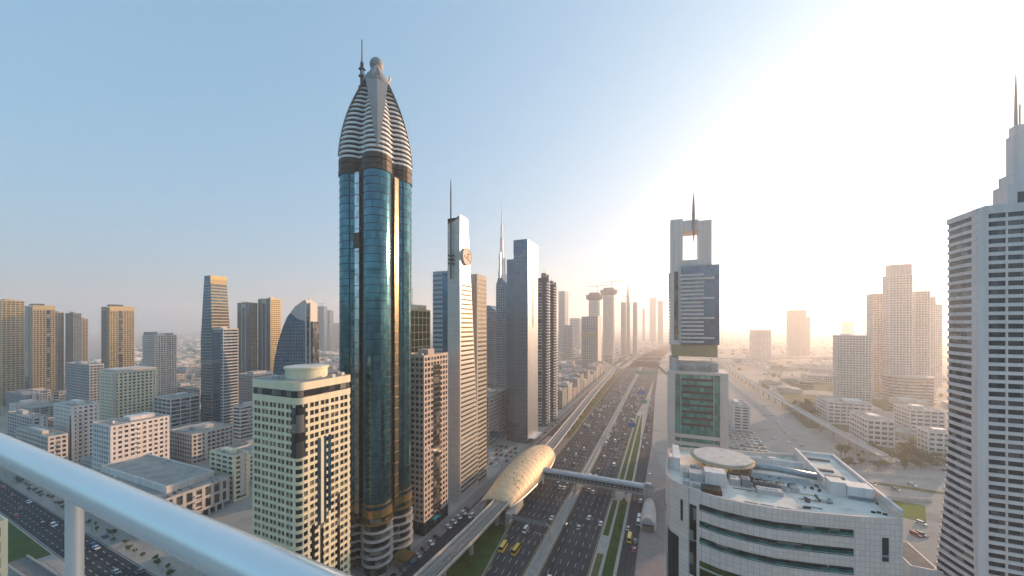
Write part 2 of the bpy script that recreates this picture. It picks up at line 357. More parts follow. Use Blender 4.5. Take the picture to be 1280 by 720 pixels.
# haze: one closed box of even air round the camera and everything built
hz = MB(); hz.box(-11950,-195,-1.6,11950,13950,575); ho = hz.build('haze', bpy.data.materials.new('haze_air'), kind='stuff')
hm = ho.data.materials[0]; hm.use_nodes = True; t = hm.node_tree; t.nodes.clear()
ou = N(t,'OutputMaterial'); pv = N(t,'VolumePrincipled'); pv.inputs['Color'].default_value = HAZE_COL; pv.inputs['Density'].default_value = HAZE_DENSITY
pv.inputs['Anisotropy'].default_value = HAZE_G; t.links.new(pv.outputs[0], ou.inputs['Volume'])

# ------------------------------------------------------------------ elevated lines
def viaduct(name, label, path, w, z, piers, cat='viaduct', thick=1.6, m=None, pr=1.0):
    r = thing(name, label, cat, (path[0][0], path[0][1], 0)); ox, oy = path[0][:2]
    P = [(x-ox, y-oy, z) for x, y, *_ in path]; e = ribbon(P, w/2, w/2, z)
    m = m or M['concrete']
    def strip(nm, a, bb, z0, z1, mm):
        k = MB(); R = []
        for l, rr in e:
            p = l.lerp(rr, a); q = l.lerp(rr, bb)
            R.append([(p.x,p.y,z0),(q.x,q.y,z0),(q.x,q.y,z1),(p.x,p.y,z1)])
        k.rings(R); return k.build(nm, mm, r)
    strip('deck', .06, .94, z-thick, z-.45, m); strip('deck_edge', 0, 1, z-.45, z, m)
    strip('parapet', 0, .05, z, z+1.1, M['cream_lt']); strip('parapet', .95, 1, z, z+1.1, M['cream_lt'])
    return r, strip
metro_path = smooth_path([(-102.6,96),(-102.4,130),(-99.8,190),(-99.5,240),(-101,300),(-101,345),(-105,450),(-110.5,600),(-114.5,760),(-117.5,900),(-122,1000),(-138,1085),(-190,1165),(-300,1235),(-520,1300),(-800,1340)], 5)
mv, strip = viaduct('metro_viaduct', 'curving pale elevated metro track beside the left carriageway', metro_path, 10.5, 12, None)
for a0, a1 in ((.16,.20),(.33,.37),(.44,.46),(.54,.56),(.63,.67),(.80,.84)): strip('rail_plinth' if a1-a0 > .03 else 'cable_duct', a0, a1, 12, 12.28, M['concrete_dark'])
for a0 in (.24,.36,.64,.76): strip('rail', a0, a0+.014, 12.05, 12.45, M['metal'])
strip('track_bed', .08, .92, 12, 12.05, M['concrete'])
for y in list(range(128,232,26)) + list(range(392,1010,30)):
    px_ = min(metro_path, key=lambda p: abs(p[1]-y)); k = MB()
    x = px_[0]+102.6; yy = px_[1]-96
    k.lathe(x, yy, [(1.3,0),(1.1,7.5),(1.3,8.6),(3.2,10.3),(3.2,10.5)], 12); k.build('pier', M['concrete'], mv)
ev, _ = viaduct('elevated_line', 'hazy elevated track climbing past the car park on the right side', smooth_path([(182,430),(178,485),(171,640),(163,880),(160,1100),(170,1600)],4), 9, 11, None)
for y in range(440,1100,34):
    k = MB(); k.lathe(-6+(-.028*(y-430)), y-430, [(1,0),(1,8.5),(2.6,9.5)], 8); k.build('pier', M['concrete'], ev)
for lab, pth, z in (('lower flyover crossing the far highway in the haze', [(-700,1310),(-300,1295),(-50,1290),(200,1275),(500,1240)], 7),
                    ('middle flyover crossing the far highway in the haze', [(-900,1450),(-300,1395),(0,1405),(300,1480),(700,1700)], 11),
                    ('topmost curving flyover over the far interchange', [(-1200,2100),(-400,1800),(-100,1770),(250,1880),(600,2300)], 13)):
    fv, _ = viaduct('flyover', lab, smooth_path([(*p,0) for p in pth],6), 13, z, None, 'flyover')
    for i in range(1, 12):
        f_ = i/12*(len(pth)-1); a_ = pth[int(f_)]; c_ = pth[min(int(f_)+1,len(pth)-1)]; u = f_-int(f_)
        k = MB(); k.lathe(a_[0]+(c_[0]-a_[0])*u-pth[0][0], a_[1]+(c_[1]-a_[1])*u-pth[0][1], [(1.2,0),(1.2,z-1.5)], 8); k.build('pier', M['concrete'], fv)
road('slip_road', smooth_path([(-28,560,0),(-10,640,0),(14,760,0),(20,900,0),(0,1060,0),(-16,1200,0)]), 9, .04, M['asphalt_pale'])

# ------------------------------------------------------------------ buildings
def pane_mesh(key, w, h, axis):
    me = PANES.get((key, round(w,2), round(h,2), axis))
    if me is None:
        b = MB()
        if axis == 'S': b.box(-w/2,0,0,w/2,.06,h)
        elif axis == 'E': b.box(-.06,-w/2,0,0,w/2,h)
        else: b.box(0,-w/2,0,.06,w/2,h)
        me = bpy.data.meshes.new('window'); me.from_pydata(b.v, [], b.f); me.materials.append(G[key]); PANES[(key, round(w,2), round(h,2), axis)] = me
    return me
PANES = {}
def put_windows(root, wins, key, name='window', cap=100):
    """wins: (x, y, z, w, h, axis) in the building's own frame; the hundred nearest are parts, the rest one part"""
    ox, oy = root.location[:2]
    wins = sorted(wins, key=lambda q: (q[0]+ox)**2 + (q[1]+oy)**2 + (q[2]-CAM_H)**2 - 30*q[3]*q[4])
    if len(wins) > cap:
        # keep the ones that show largest
        for q in wins[:cap]: link(name, pane_mesh(key, q[3], q[4], q[5]), root, q[:3])
        b = MB()
        for x, y, z, w, h, a in wins[cap:]:
            if a == 'S': b.box(x-w/2,y,z,x+w/2,y+.06,z+h)
            elif a == 'E': b.box(x-.06,y-w/2,z,x,y+w/2,z+h)
            else: b.box(x,y-w/2,z,x+.06,y+w/2,z+h)
        b.build(name, G[key], root, kind='stuff')
    else:
        for q in wins: link(name, pane_mesh(key, q[3], q[4], q[5]), root, q[:3])
def lattice(root, W, D, z0, z1, fh=3.5, bay=3.5, sp=1.4, pw=.8, d=.45, wall=None, key='dark', fill=None, x0=0, y0=0, side='L', roof=True, name='wall', piers=True, corner=None, rmat=None, kit=True):
    nz = max(1, round((z1-z0)/fh)); fh = (z1-z0)/nz; b = MB(); zs = [z0+k*fh for k in range(nz)]
    for z in zs: b.box(x0,y0,z,x0+W,y0+D,z+sp)
    b.box(x0,y0,z1-.35,x0+W,y0+D,z1+.25)
    e = .012; nx = max(1, round(W/bay)); ny = max(1, round(D/bay)); c = corner or pw*1.1
    for (cx, cy_) in ((x0+e,y0+e),(x0+W-c-e,y0+e),(x0+e,y0+D-c-e),(x0+W-c-e,y0+D-c-e)): b.box(cx,cy_,z0,cx+c,cy_+c,z1)
    if piers:
        for i in range(1,nx): b.box(x0+i*W/nx-pw/2,y0+e,z0,x0+i*W/nx+pw/2,y0+d+.1,z1); b.box(x0+i*W/nx-pw/2,y0+D-d-.1,z0,x0+i*W/nx+pw/2,y0+D-e,z1)
        for i in range(1,ny): b.box(x0+e,y0+i*D/ny-pw/2,z0,x0+d+.1,y0+i*D/ny+pw/2,z1); b.box(x0+W-d-.1,y0+i*D/ny-pw/2,z0,x0+W-e,y0+i*D/ny+pw/2,z1)
    b.build(name, wall, root)
    k = MB(); k.box(x0+d,y0+d,z0,x0+W-d,y0+D-d,z1-.1); k.build('glazing' if fill is None else 'room_core', G[key] if fill is None else M['core'], root)
    if fill:
        ws = []
        px_, py_ = (nx, ny) if piers else (1, 1); g_ = pw if piers else 2*c
        for z in zs:
            for i in range(px_): ws.append((x0+(i+.5)*W/px_, y0+d-.12, z+sp-.02, W/px_-g_+.04, fh-sp+.04, 'S'))
            for i in range(py_):
                ws.append((x0+W-d+.12 if side == 'L' else x0+d-.12, y0+(i+.5)*D/py_, z+sp-.02, D/py_-g_+.04, fh-sp+.04, 'E' if side == 'L' else 'W'))
        put_windows(root, ws, key, 'window' if piers else 'window_band')
    if roof: roof_kit(root, x0, y0, W, D, z1+.25, wall, rmat or M['roof'], kit)
def roof_kit(root, x0, y0, W, D, z, wall, rmat, kit=True, h=1.1):
    b = MB(); t_ = .35
    b.box(x0+.01,y0+.01,z,x0+W-.01,y0+t_,z+h); b.box(x0+.01,y0+D-t_,z,x0+W-.01,y0+D-.01,z+h); b.box(x0+.01,y0+t_,z,x0+t_,y0+D-t_,z+h); b.box(x0+W-t_,y0+t_,z,x0+W-.01,y0+D-t_,z+h)
    b.build('parapet', wall, root)
    b = MB(); b.box(x0+t_,y0+t_,z,x0+W-t_,y0+D-t_,z+.12); b.build('roof', rmat, root)
    if kit and W > 6 and D > 6:
        r = random.Random(int(W*131+D*17+z))
        w_, d_ = W*r.uniform(.25,.45), D*r.uniform(.25,.45); px_, py_ = x0+W*r.uniform(.15,.5), y0+D*r.uniform(.15,.5)
        b = MB(); b.box(px_,py_,z+.1,px_+w_,py_+d_,z+r.uniform(2.6,4)); b.box(px_-.2,py_-.2,z+2.3,px_+w_+.2,py_+d_+.2,z+2.6); b.build('plant_room', wall, root)
        for i in range(r.randint(3,6)):
            ax, ay = x0+r.uniform(.08,.9)*W, y0+r.uniform(.08,.9)*D
            if px_-2 < ax < px_+w_+.5 and py_-2 < ay < py_+d_+.5: continue
            s_ = r.uniform(1.0,1.9); b = MB(); b.box(ax,ay,z+.1,ax+s_,ay+s_*.8,z+.1+s_*.7); b.lathe(ax+s_/2,ay+s_*.4,[(s_*.3,z+.1+s_*.7),(s_*.3,z+.2+s_*.75)],8); b.build('air_conditioner', M['metal'], root)
def block(name, label, spec, cat='building', group=None, minw=None, side='L', **kw):
    X0, X1, Y0, Y1, z = bld(*spec, side=side)
    if minw: 
        X0 = max(X0, X1-minw) if side == 'L' else X0
        if side == 'R': X1 = min(X1, X0+minw)
    r = thing(name, label, cat, (X0, Y0, 0), 0, group); r['fp'] = (X0,X1,Y0,Y1); FOOT.append((X0,X1,Y0,Y1))
    del r['fp']
    return r, X1-X0, Y1-Y0, z
FOOT = []

# --- cream apartment tower in front
r, w, d, z = block('apartment_tower', 'cream apartment tower with dark top band and round white rooftop drum', (372,148,483,312,441), 'tower')
CR = r; ch = .45; fh = 3.35; nz = 29; zt = z
b = MB(); core = MB(); ws = []
zb = zt - 6.6                                                     # below the dark band
def rr(x0,y0,x1,y1,rad,n=5):
    P = []
    for cx, cy_, a0 in ((x1-rad,y1-rad,0),(x0+rad,y1-rad,pi/2),(x0+rad,y0+rad,pi),(x1-rad,y0+rad,1.5*pi)):
        P += [(cx+rad*cos(a0+i*pi/2/n), cy_+rad*sin(a0+i*pi/2/n)) for i in range(n+1)]
    return P
full = rr(0,0,w,d,2.6)
b.prism(full, zb, zb+1.5); b.prism(full, zt-2.1, zt)
nfl = int((zb-1)/fh)
for k in range(nfl+1): b.prism(full, zb-k*fh-1.3, zb-k*fh)
nx, ny = 12, 11
for i in range(1,nx):
    pw = 1.0 if i % 2 else .35
    if i == nx: continue
    b.box(i*w/nx-pw/2,.012,0,i*w/nx+pw/2,.6,zb); b.box(i*w/nx-pw/2,d-.6,0,i*w/nx+pw/2,d-.012,zb)
for i in range(1,ny):
    pw = 1.0 if i % 2 == 0 else .35
    b.box(w-.6,i*d/ny-pw/2,0,w-.012,i*d/ny+pw/2,zb); b.box(.012,i*d/ny-pw/2,0,.6,i*d/ny+pw/2,zb)
b.build('wall', M['cream'], r)
core.prism(rr(.55,.55,w-.55,d-.55,2.2), 0, zt-.3); core.build('room_core', M['core'], r)
for k in range(nfl):
    z_ = zb-(k+1)*fh-.02
    for i in range(nx): 
        if 0 < i < nx-1: ws.append(((i+.5)*w/nx,.40,z_,w/nx-.6,fh-1.26,'S'))
    for i in range(1,ny-1): ws.append((w-.40,(i+.5)*d/ny,z_,d/ny-.6,fh-1.26,'E'))
put_windows(r, ws, 'dark')
b = MB(); b.prism(rr(.35,.35,w-.35,d-.35,2.3), zb+1.45, zt-2.05); b.build('dark_band', G['dark'], r)
# dark corner strip near the top, tall vertical slots lower down
b = MB(); P = [(w-3.6,-.06),(w-1.6,-.06),(w-.3,.6),(w+.06,1.6),(w+.06,3.6),(w-1,3.6),(w-3.6,1)]; b.prism(P, zt-30, zt-9); b.build('corner_window', G['dark'], r)
for yy, z0_, z1_, nm in ((9.2,42,zt-24,1),(12.2,42,zt-24,1),(14.6,46,zt-24,1),(6.4,8,44,0),(10.6,8,42,0),(19.5,5,52,0)):
    b = MB(); b.box(w-.5,yy,z0_,w+.07,yy+1.5,z1_); b.build('slot_window', G['bluemir'] if nm else G['dark'], r)
b = MB(); b.box(w-.4,10.75,42.5,w+.35,12.1,zt-24.5); b.build('fin', M['cream'], r)
b = MB(); b.prism(full, zt, zt+1.2); b.build('parapet', M['cream'], r)
b = MB(); b.prism(rr(.4,.4,w-.4,d-.4,2.3), zt+1.2, zt+1.24); b.build('roof', M['roof'], r)
b = MB(); b.lathe(w*.55, d*.52, [(8.6,zt+1.2),(8.6,zt+5.2),(9.2,zt+5.4),(9.2,zt+6.3),(8.7,zt+6.4)], 40); b.build('roof_drum', M['cream'], r, smooth=False)
b = MB(); b.lathe(w*.55, d*.52, [(8.6,zt+6.4),(6,zt+6.6),(.1,zt+6.7)], 40); b.build('drum_roof', M['roof_white'], r)
for i, (x, y) in enumerate([(w*.2,d*.2),(w*.3,d*.15),(w*.16,d*.5),(w*.85,d*.85),(w*.72,d*.9),(w*.9,d*.62),(w*.2,d*.8)]):
    b = MB(); b.box(x,y,zt+1.2,x+2.2,y+1.6,zt+2.6); b.build('air_conditioner', M['metal'], r)

# --- bullet-topped glass skyscraper
RX, RY = -149.0, 157.0
ROSE = r = thing('skyscraper', 'tallest teal glass skyscraper with white striped bullet crown and dome', 'skyscraper', (RX,RY,0))
def arc(cx, cy_, rad, a0, a1, n): return [(cx+rad*cos(a0+(a1-a0)*i/n), cy_+rad*sin(a0+(a1-a0)*i/n)) for i in range(n+1)]
C0, R0 = 8.4, 7.1
def rose(s=1.0, off=0.0, n=12):
    P = []
    for q in range(4):
        a = q*pi/2 + pi/4; cx, cy_ = C0*s*math.sqrt(2)*cos(a), C0*s*math.sqrt(2)*sin(a)
        P += arc(cx, cy_, (R0+off)*s, a-pi*.62, a+pi*.62, n)
    return P
zt = 210.0
for q in range(4):
    a = q*pi/2+pi/4; cx, cy_ = C0*math.sqrt(2)*cos(a), C0*math.sqrt(2)*sin(a)
    P = arc(cx, cy_, R0, a-pi*.70, a+pi*.70, 18)
    b = MB(); b.prism(P, 30, zt); b.build('glass_lobe', G['teal'], r)
    b = MB()
    for z in range(34, 210, 4): b.prism(arc(cx, cy_, R0+.14, a-pi*.64, a+pi*.64, 18), z, z+.28)
    b.build('floor_trim', M['dark'], r)
    for da in (-.42, .42) if True else ():
        aa = a+pi*da; b = MB(); b.cbox(cx+(R0+.1)*cos(aa), cy_+(R0+.1)*sin(aa), 31, .5, .5, zt-31, rz=aa); b.build('edge_fin', M['dark'], r)
    a = q*pi/2; x, y = (C0+R0-1.9)*cos(a), (C0+R0-1.9)*sin(a)
    b = MB(); b.cbox(x, y, 30, 1.2, 3.0, zt-30, rz=a); b.build('light_strip', G['strip'] if q % 2 == 0 else G['palestrip'], r)  # gold tint paints the sun's reflection, pale tint the sky's
    b = MB()
    for z in range(36, 210, 6): b.cbox(x, y, z, 1.5, 3.0, .3, rz=a)
    b.build('strip_trim', M['bronze'], r)
    if q: b = MB(); b.cbox(x, y, 170, 1.9, 4.2, 8, rz=a); b.build('strip_collar', M['brown'], r)
b = MB(); b.cbox(0,0,0,22,22,zt); b.build('service_core', M['core'], r)
for z0_, z1_, o in ((30,34,.35),(36,37,.3)):
    b = MB(); b.prism(rose(1, o), z0_, z1_); b.build('gold_band', M['bronze'], r)
for z0_, z1_, o in ((zt,zt+2.6,.55),(zt+2.9,zt+5.6,.35),(zt+5.9,zt+8.6,.45)):
    b = MB(); b.prism(rose(1, o), z0_, z1_); b.build('brown_band', M['brown'], r)
b = MB(); b.prism(rose(1, -.5), 0, 30); b.build('podium_glass', G['dark'], r)
for k in range(6):
    b = MB(); b.prism(rose(1, .9+.25*(k%2)), 5+k*4.3, 5.7+k*4.3); b.build('podium_ring', M['bronze'] if k == 5 else M['grey_lt'], r)
def crown_s(z):
    u = max(0, (z-218)/(265-218)); return max(.34, 1-.09*u-.56*u**2.2)
nr = 17; zc0 = 218.8
for k in range(nr):
    z = zc0 + k*2.65; s_, s2 = crown_s(z), crown_s(z+1.3)
    b = MB(); b.prism(rose(s_, .3), z, z+1.1, P2=rose(s2, .3)); b.build('crown_ring', M['ring'], r)
b = MB(); b.rings([[(x,y,z) for x, y in rose(crown_s(z)*.945, 0)] for z in [218+i*2.8 for i in range(17)]]); b.build('crown_core', M['core'], r)
for q in range(4):                                                  # kite-shaped grey shields on the four lobes
    a = q*pi/2+pi/4; b = MB(); R = []
    for i in range(10):
        z = 221 + i*4.7; s_ = crown_s(z); rad = (C0*math.sqrt(2)+R0+.95)*s_; hw = .15 + 5.6*(i/9)**.8
        x, y = rad*cos(a), rad*sin(a); tx, ty = -sin(a), cos(a)
        back = 2.2
        R.append([(x-tx*hw-cos(a)*.3*hw, y-ty*hw-sin(a)*.3*hw, z),(x, y, z),(x+tx*hw-cos(a)*.3*hw, y+ty*hw-sin(a)*.3*hw, z),(x-back*cos(a), y-back*sin(a), z)])
    b.rings(R); b.build('shield', M['shield'], r)
    b = MB(); z = 263.3; pts = []
    for i in range(13):
        u = -1+i/6; hw = 3.7*u; rad = 7.2-3.6*u*u; zz = 270.5-8.5*abs(u)**1.2
        pts.append((rad*cos(a)-sin(a)*hw, rad*sin(a)+cos(a)*hw, zz))
    b.tube(pts, [.35+.35*abs(1-abs(-1+i/6)) for i in range(13)], 6); b.build('arch_rib', M['grey_lt'], r)
b = MB(); b.lathe(0,0,[(8.0,262),(7.4,265),(5.6,268.5),(3.6,271),(3.0,273.5)],24); b.build('crown_cap', M['grey'], r, smooth=True)
b = MB(); b.sphere((0,0,275.6), 3.7, 20, 12, 1.05); b.build('dome', M['grey'], r, smooth=True)
b = MB(); b.tube([(-6.6,-4.2,250),(-6.6,-4.2,276),(-6.6,-4.2,276.2),(-6.6,-4.2,289)],[.9,.9,.35,.25],8)
for z in (256,262,268,272): b.cbox(-6.6,-4.2,z,2.6,2.6,.9)
b.build('mast', M['dark'], r)
FOOT.append((RX-18,RX+18,RY-18,RY+18))
b = MB(); b.box(14,-4,4,24,4,5); b.build('entrance_canopy', M['bronze'], r)

# --- rose stone office block beside it
r, w, d, z = block('office_tower', 'rose stone office block between teal skyscraper and white slanted tower', (530,220,447,496,560), 'tower')
lattice(r, w, d, 8, z, 3.5, 3.3, 1.25, .9, .5, M['pink'], 'dark', 'w')
lattice(r, w, d, 0, 8.0, 4, 5, .8, .7, .8, M['dark'], 'blue', None, roof=False, name='base_wall')
b = MB(); b.box(w-.3,d*.36,8,w+.12,d*.66,z-6); b.build('dark_bay', G['dark'], r)
b = MB()
for k in range(28): b.box(w+.1,d*.36,9+k*3.5,w+.22,d*.66,9.7+k*3.5)
b.build('bay_slats', M['brown'], r)
b = MB(); b.box(w+.1,d*.3,6.5,w+2.6,d*.5,7.2); b.build('awning', M['teal_awning'], r)

# --- white tower with the round emblem
X0, X1, Y0, Y1, z = bld(575,262,268,559.5,598); FOOT.append((X0-26,X1+2,Y0,Y1+20))
r = thing('white_tower', 'white slanted tower with round emblem and tall dark mast', 'tower', (X0,Y0,0)); w = X1-X0; d = Y1-Y0
zt = z; zs_ = zt - 44
def dep(zz): return d if zz < 20 else d - (d*.60)*((zz-20)/(zt-20))**1.15
b = MB(); R = []
for zz in [0,20]+[20+(zt-22)*i/14 for i in range(1,15)]:
    q = dep(zz); R.append([(0,0,zz),(w,0,zz),(w,q,zz),(0,q,zz)])
q = dep(zt); R.append([(0,0,zt-6),(w,0,zt),(w,q,zt-.5),(0,q,zt-6)])
b.rings(R); b.build('shaft', M['brushed'], r)
b = MB()
nf = int((zs_-8)/3.45)
for k in range(nf):
    zz = 6+k*3.45; q = dep(zz)
    b.box(w-.05, 1.6, zz, w+.02, q-1.0, zz+1.55)
for k in range(0): pass
wsb = [(6+k*3.45) for k in range(nf)]
for zz in wsb:
    q = dep(zz); c = MB(); c.box(w-.2,1.5,zz,w+.10,q-.6,zz+1.35); c.build('window_band', G['goldmir'], r)
b = MB()
for zz in [z0 for z0 in range(10,int(zt)-20,6)]: b.box(3.4,-.06,zz,w-2.6,.1,zz+.5)
b.build('face_grooves', M['grey_lt'], r)
mz = zt-8
b = MB(); b.tube([(w*.36,-1.6,zt-47),(w*.36,-1.6,zt+16),(w*.36,-1.6,zt+26)],[.55,.5,.2],8); b.build('mast', M['dark'], r)
for k in (-30,-33,-36): b = MB(); b.box(w*.36-2.2,-2.3,zt+k,w*.36+2.2,.1,zt+k+.9); b.build('mast_clamp', M['dark'], r)
dz = z_em = CAM_H + (405-320)*266/450
ye = 8.2
b = MB(); R = []
for x_, rad in ((w-.3,6.6),(w+1.6,6.6),(w+1.6,5.9),(w+1.35,5.8)):
    R.append([(x_, ye+rad*cos(2*pi*i/36), dz+rad*sin(2*pi*i/36)) for i in range(36)])
b.rings(R); em = b.build('emblem_disc', M['cream_lt'], r)
b = MB()
def blob(cy_, cz, ry, rz_, rot, n=14):
    P = [(ry*cos(2*pi*i/n), rz_*sin(2*pi*i/n)) for i in range(n)]
    P = [(cy_+u*cos(rot)-v*sin(rot), cz+u*sin(rot)+v*cos(rot)) for u, v in P]
    b.rings([[(w+1.3,ye+u,dz+v) for u, v in P],[(w+1.75,ye+u,dz+v) for u, v in P]])
blob(.6,.4,2.6,.9,.9); blob(1.8,-1.4,2.6,.8,-.6); blob(-1.8,.2,2.0,1.0,.2); blob(2.2,2.0,1.5,.8,.3)
b.build('emblem_mark', M['logo'], em)
# lower wings
c = MB(); c.box(-15.2,3.0,0,-.05,19,170); c.build('side_wing', M['steel'], r)
c = MB(); c.box(-6.0,2.6,0,-.08,3.2,168.5); c.build('wing_glazing', G['bluemir'], r)
for k in range(46):
    c = MB(); zz = 4+k*3.6; c.box(-14.6,2.8,zz,-6.4,3.05,zz+1.3); c.build('wing_window', G['greymir'], r)
c = MB(); c.box(-.1,d-1,0,w-.8,d+16,170); c.build('rear_wing', M['sand'], r)
c = MB()
for k in range(46): c.box(w-.9,d+.5,3+k*3.6,w-.7,d+15.4,4.6+k*3.6)
c.build('rear_glazing', G['goldmir'], r)

# --- gold framed block behind it
r, w, d, z = block('office_tower', 'square block with gold window grid between skyscraper and white tower', (513,340,388,500,538), 'tower')
lattice(r, w, d, 0, z, 7, 6, .9, .8, .7, M['tan'], 'goldmir', 'w')
b = MB(); b.box(2,4,z,w-2,d-4,z+6); b.build('penthouse', M['grey_lt'], r)
b = MB(); b.tube([(w*.6,d*.3,z),(w*.6,d*.3,z+22)],.25,6); b.build('antenna', M['metal'], r)

# --- grey mirror slab tower
X0, X1, Y0, Y1, z = bld(659,390,300,642,672); FOOT.append((X0-8,X1+2,Y0,Y1+6))
r = thing('slab_tower', 'slim grey mirrored slab tower with narrow vertical slit', 'tower', (X0,Y0,0)); w, d = X1-X0, Y1-Y0
b = MB(); b.box(0,0,0,w,d,z); b.build('mirror_face', G['greymir'], r)
b = MB(); b.box(-.15,-.15,z-14,w+.02,.5,z+1.2); b.build('top_glazing', G['bluemir'], r)
b = MB(); b.box(w+.02,.4,3,w+.5,d-.4,z+.8); b.build('side_wall', M['steel'], r)
b = MB(); b.box(w+.4,d*.44,z-95,w+.62,d*.54,z-30); b.build('slit_window', G['dark'], r)
b = MB()
for zz in range(8,int(z)-16,4): b.box(0,-.06,zz,w,.1,zz+.22)
for i in range(1,8): b.box(i*w/8-.07,-.07,0,i*w/8+.07,.1,z-14)
b.build('mullion', M['grey'], r)
b = MB(); b.box(-9.5,3,0,-.05,d+4,z-19); b.build('shoulder', G['greymir'], r)
b = MB(); b.box(1,1,z,w-1,d-1,z+1.4); b.build('roof', M['grey'], r)
b = MB(); b.box(w+.5,3,5,w+8,d-6,5.8); b.box(w+7,4,0,w+7.5,4.5,5); b.box(w+7,d-8,0,w+7.5,d-7.5,5); b.build('entrance_canopy', M['white'], r)

# --- striped dark towers behind
X0, X1, Y0, Y1, z = bld(682,455,347,671,684)
for i, (lab, xx, yy, ww, dd, zz) in enumerate([('dark balcony tower with white stripes right behind the mirrored slab', X0, Y0, X1-X0, 17, z), ('farther of the two dark white-striped balcony towers', X0+1, Y0+26, X1-X0+1, 20, z-7)]):
    FOOT.append((xx,xx+ww,yy,yy+dd)); r = thing('balcony_tower', lab, 'tower', (xx,yy,0))
    b = MB(); b.box(0,0,0,ww,dd,zz); b.build('glazing', G['bluemir'], r)
    b = MB(); n = int(zz/3.7)
    for k in range(1,n):
        for (sx,sy,ex,ey) in ((-.3,-.9,ww*.55,.2),):
            if k % 9: b.box(sx,sy,k*3.7,ex,ey,k*3.7+1.0)
        P = [(ww-.2,1),(ww+1.6,1.6),(ww+2.4,dd*.4),(ww+1.8,dd*.85),(ww-.2,dd-.5)]
        b.prism(P, k*3.7, k*3.7+1.05)
    b.build('balcony', M['white'], r)
    b = MB(); b.box(-.5,-1.0,0,.3,.6,zz+5); b.box(ww*.55,-.7,0,ww*.62,.3,zz+2); b.box(ww-.4,dd*.3,0,ww+2.6,dd*.36,zz+4); b.build('fin', M['grey'], r)
    R = []
    b = MB(); P = arc(ww/2,dd/2,dd*.5,-pi/2,pi/2,10); b.prism([(max(0,min(ww,x)),y) for x, y in P], zz, zz+6); b.build('crown', M['grey'], r)
    b = MB(); b.tube([(ww*.6,dd*.5,zz),(ww*.6,dd*.5,zz+12)],.3,6); b.build('antenna', M['metal'], r)

# --- frame-topped tower by the highway
X0, X1, Y0, Y1, z = bld(838,270,275,832,890,'R'); FOOT.append((X0-10,X1+6,Y0-10,Y0+40))
r = thing('frame_tower', 'white tower with open square frame top and hanging needle', 'tower', (X0,Y0,0)); w = X1-X0; D = 20.0
def zpx(py, t=270): return CAM_H-(py-405)*t/450
b = MB(); t0 = zpx(275); o0 = zpx(290); o1 = zpx(326)
b.box(0,0,zpx(440),8.4,D,t0); b.box(w-8.4,2,o1-.5,w,D-2,t0-2.2); b.box(8.4,1.5,o0,w-8.4,D-1.5,t0-1.2); b.box(8.4,1,zpx(334),w-.1,D-1,o1)
b.build('frame', M['white'], r)
b = MB(); b.lathe(15.6, 0.4, [(.05,zpx(306)),(.9,zpx(290)),(1.15,zpx(272)),(.7,zpx(256)),(.05,zpx(243))], 10); b.build('needle', M['grey'], r)
zl, zh = zpx(430), zpx(334)
b = MB(); b.box(7.2,-1.5,zl,w+4.5,D-2,zh); b.build('blue_glazing', G['skyglass'], r)
b = MB()
for k in range(30): b.box(7.2,-1.58,zl+k*2,w+4.56,-1.3,zl+k*2+.12)
for k in range(12): b.box(7.2+k*2.4,-1.6,zl,7.3+k*2.4,-1.3,zh)
b.build('mullion', M['dark'], r)
nb = 18
for k in range(nb):
    zz = zl+1.5+k*(zh-zl-9)/(nb-1); long = k % 5 == 1
    c = MB(); c.box(6.8,-3.6 if long else -2.9,zz,w-2.2+(3.4 if long else -3.2),-1.4,zz+1.2); c.build('balcony', M['white'], r)
b = MB(); b.box(2.6,-.12,zpx(425),5.4,.3,zpx(340)); b.build('slot_window', G['dark'], r)
b = MB()
for k in range(22): b.box(-1.0,2,zl+k*2.5,-.02,D-3,zl+k*2.5+1.2)
b.build('side_balcony', M['white'], r)
b = MB(); b.box(1.0,-.5,zpx(445),w+3.5,D-3,zl-.1); b.build('plant_floor', M['tan'], r)
b = MB(); b.box(-.6,-2.5,zpx(460)-2,5.5,D-1,zpx(446)); b.box(5.5,0,zpx(460)-2,w+4,D-4,zpx(452)); b.build('transfer_wall', M['grey_lt'], r)
rng = random.Random(5)
b = MB()
for i in range(26):
    x, y = rng.uniform(6,w+3), rng.uniform(-5,0); b.box(x,y,zpx(462),x+rng.uniform(.6,2),y+1,zpx(462)+rng.uniform(1,4))
b.build('terrace_equipment', M['sand'], r)
# green glass base block of it
b = MB(); bx0, bx1, by0 = -2.0, w+9.0, -9.0; zt = zpx(462)
b.box(bx0,by0,0,bx0+5,by0+26,zt); b.box(bx1-5,by0,0,bx1,by0+26,zt); b.box(bx0+5,by0+.02,zt-1.8,bx1-5,by0+26,zt-.02)
b.box(bx0+5,by0+.6,zpx(541),bx1-5,by0+20,zpx(537)); b.box(bx0+5,by0+.6,zpx(550),bx1-5,by0+20,zpx(546)); b.box(bx0+5,by0+.6,0,bx1-5,by0+20,12)
b.build('base_wall', M['white_tile'], r)
b = MB(); b.box(bx0+4.9,by0+1.2,0.1,bx1-4.9,by0+25,zt-1.5); b.build('base_glazing', G['green'], r)
b = MB()
for k in range(1,9): b.box(bx0+9,by0+.9,zt-1.8-k*4.6,bx1-9,by0+1.25,zt-1.8-k*4.6+1.6)
b.build('base_spandrel', M['dark'], r)
b = MB()
for x in (bx0+8.6,bx1-8.9): b.box(x,by0+.7,12,x+.5,by0+1.3,zt-1.8)
b.build('base_fin', M['grey_lt'], r)

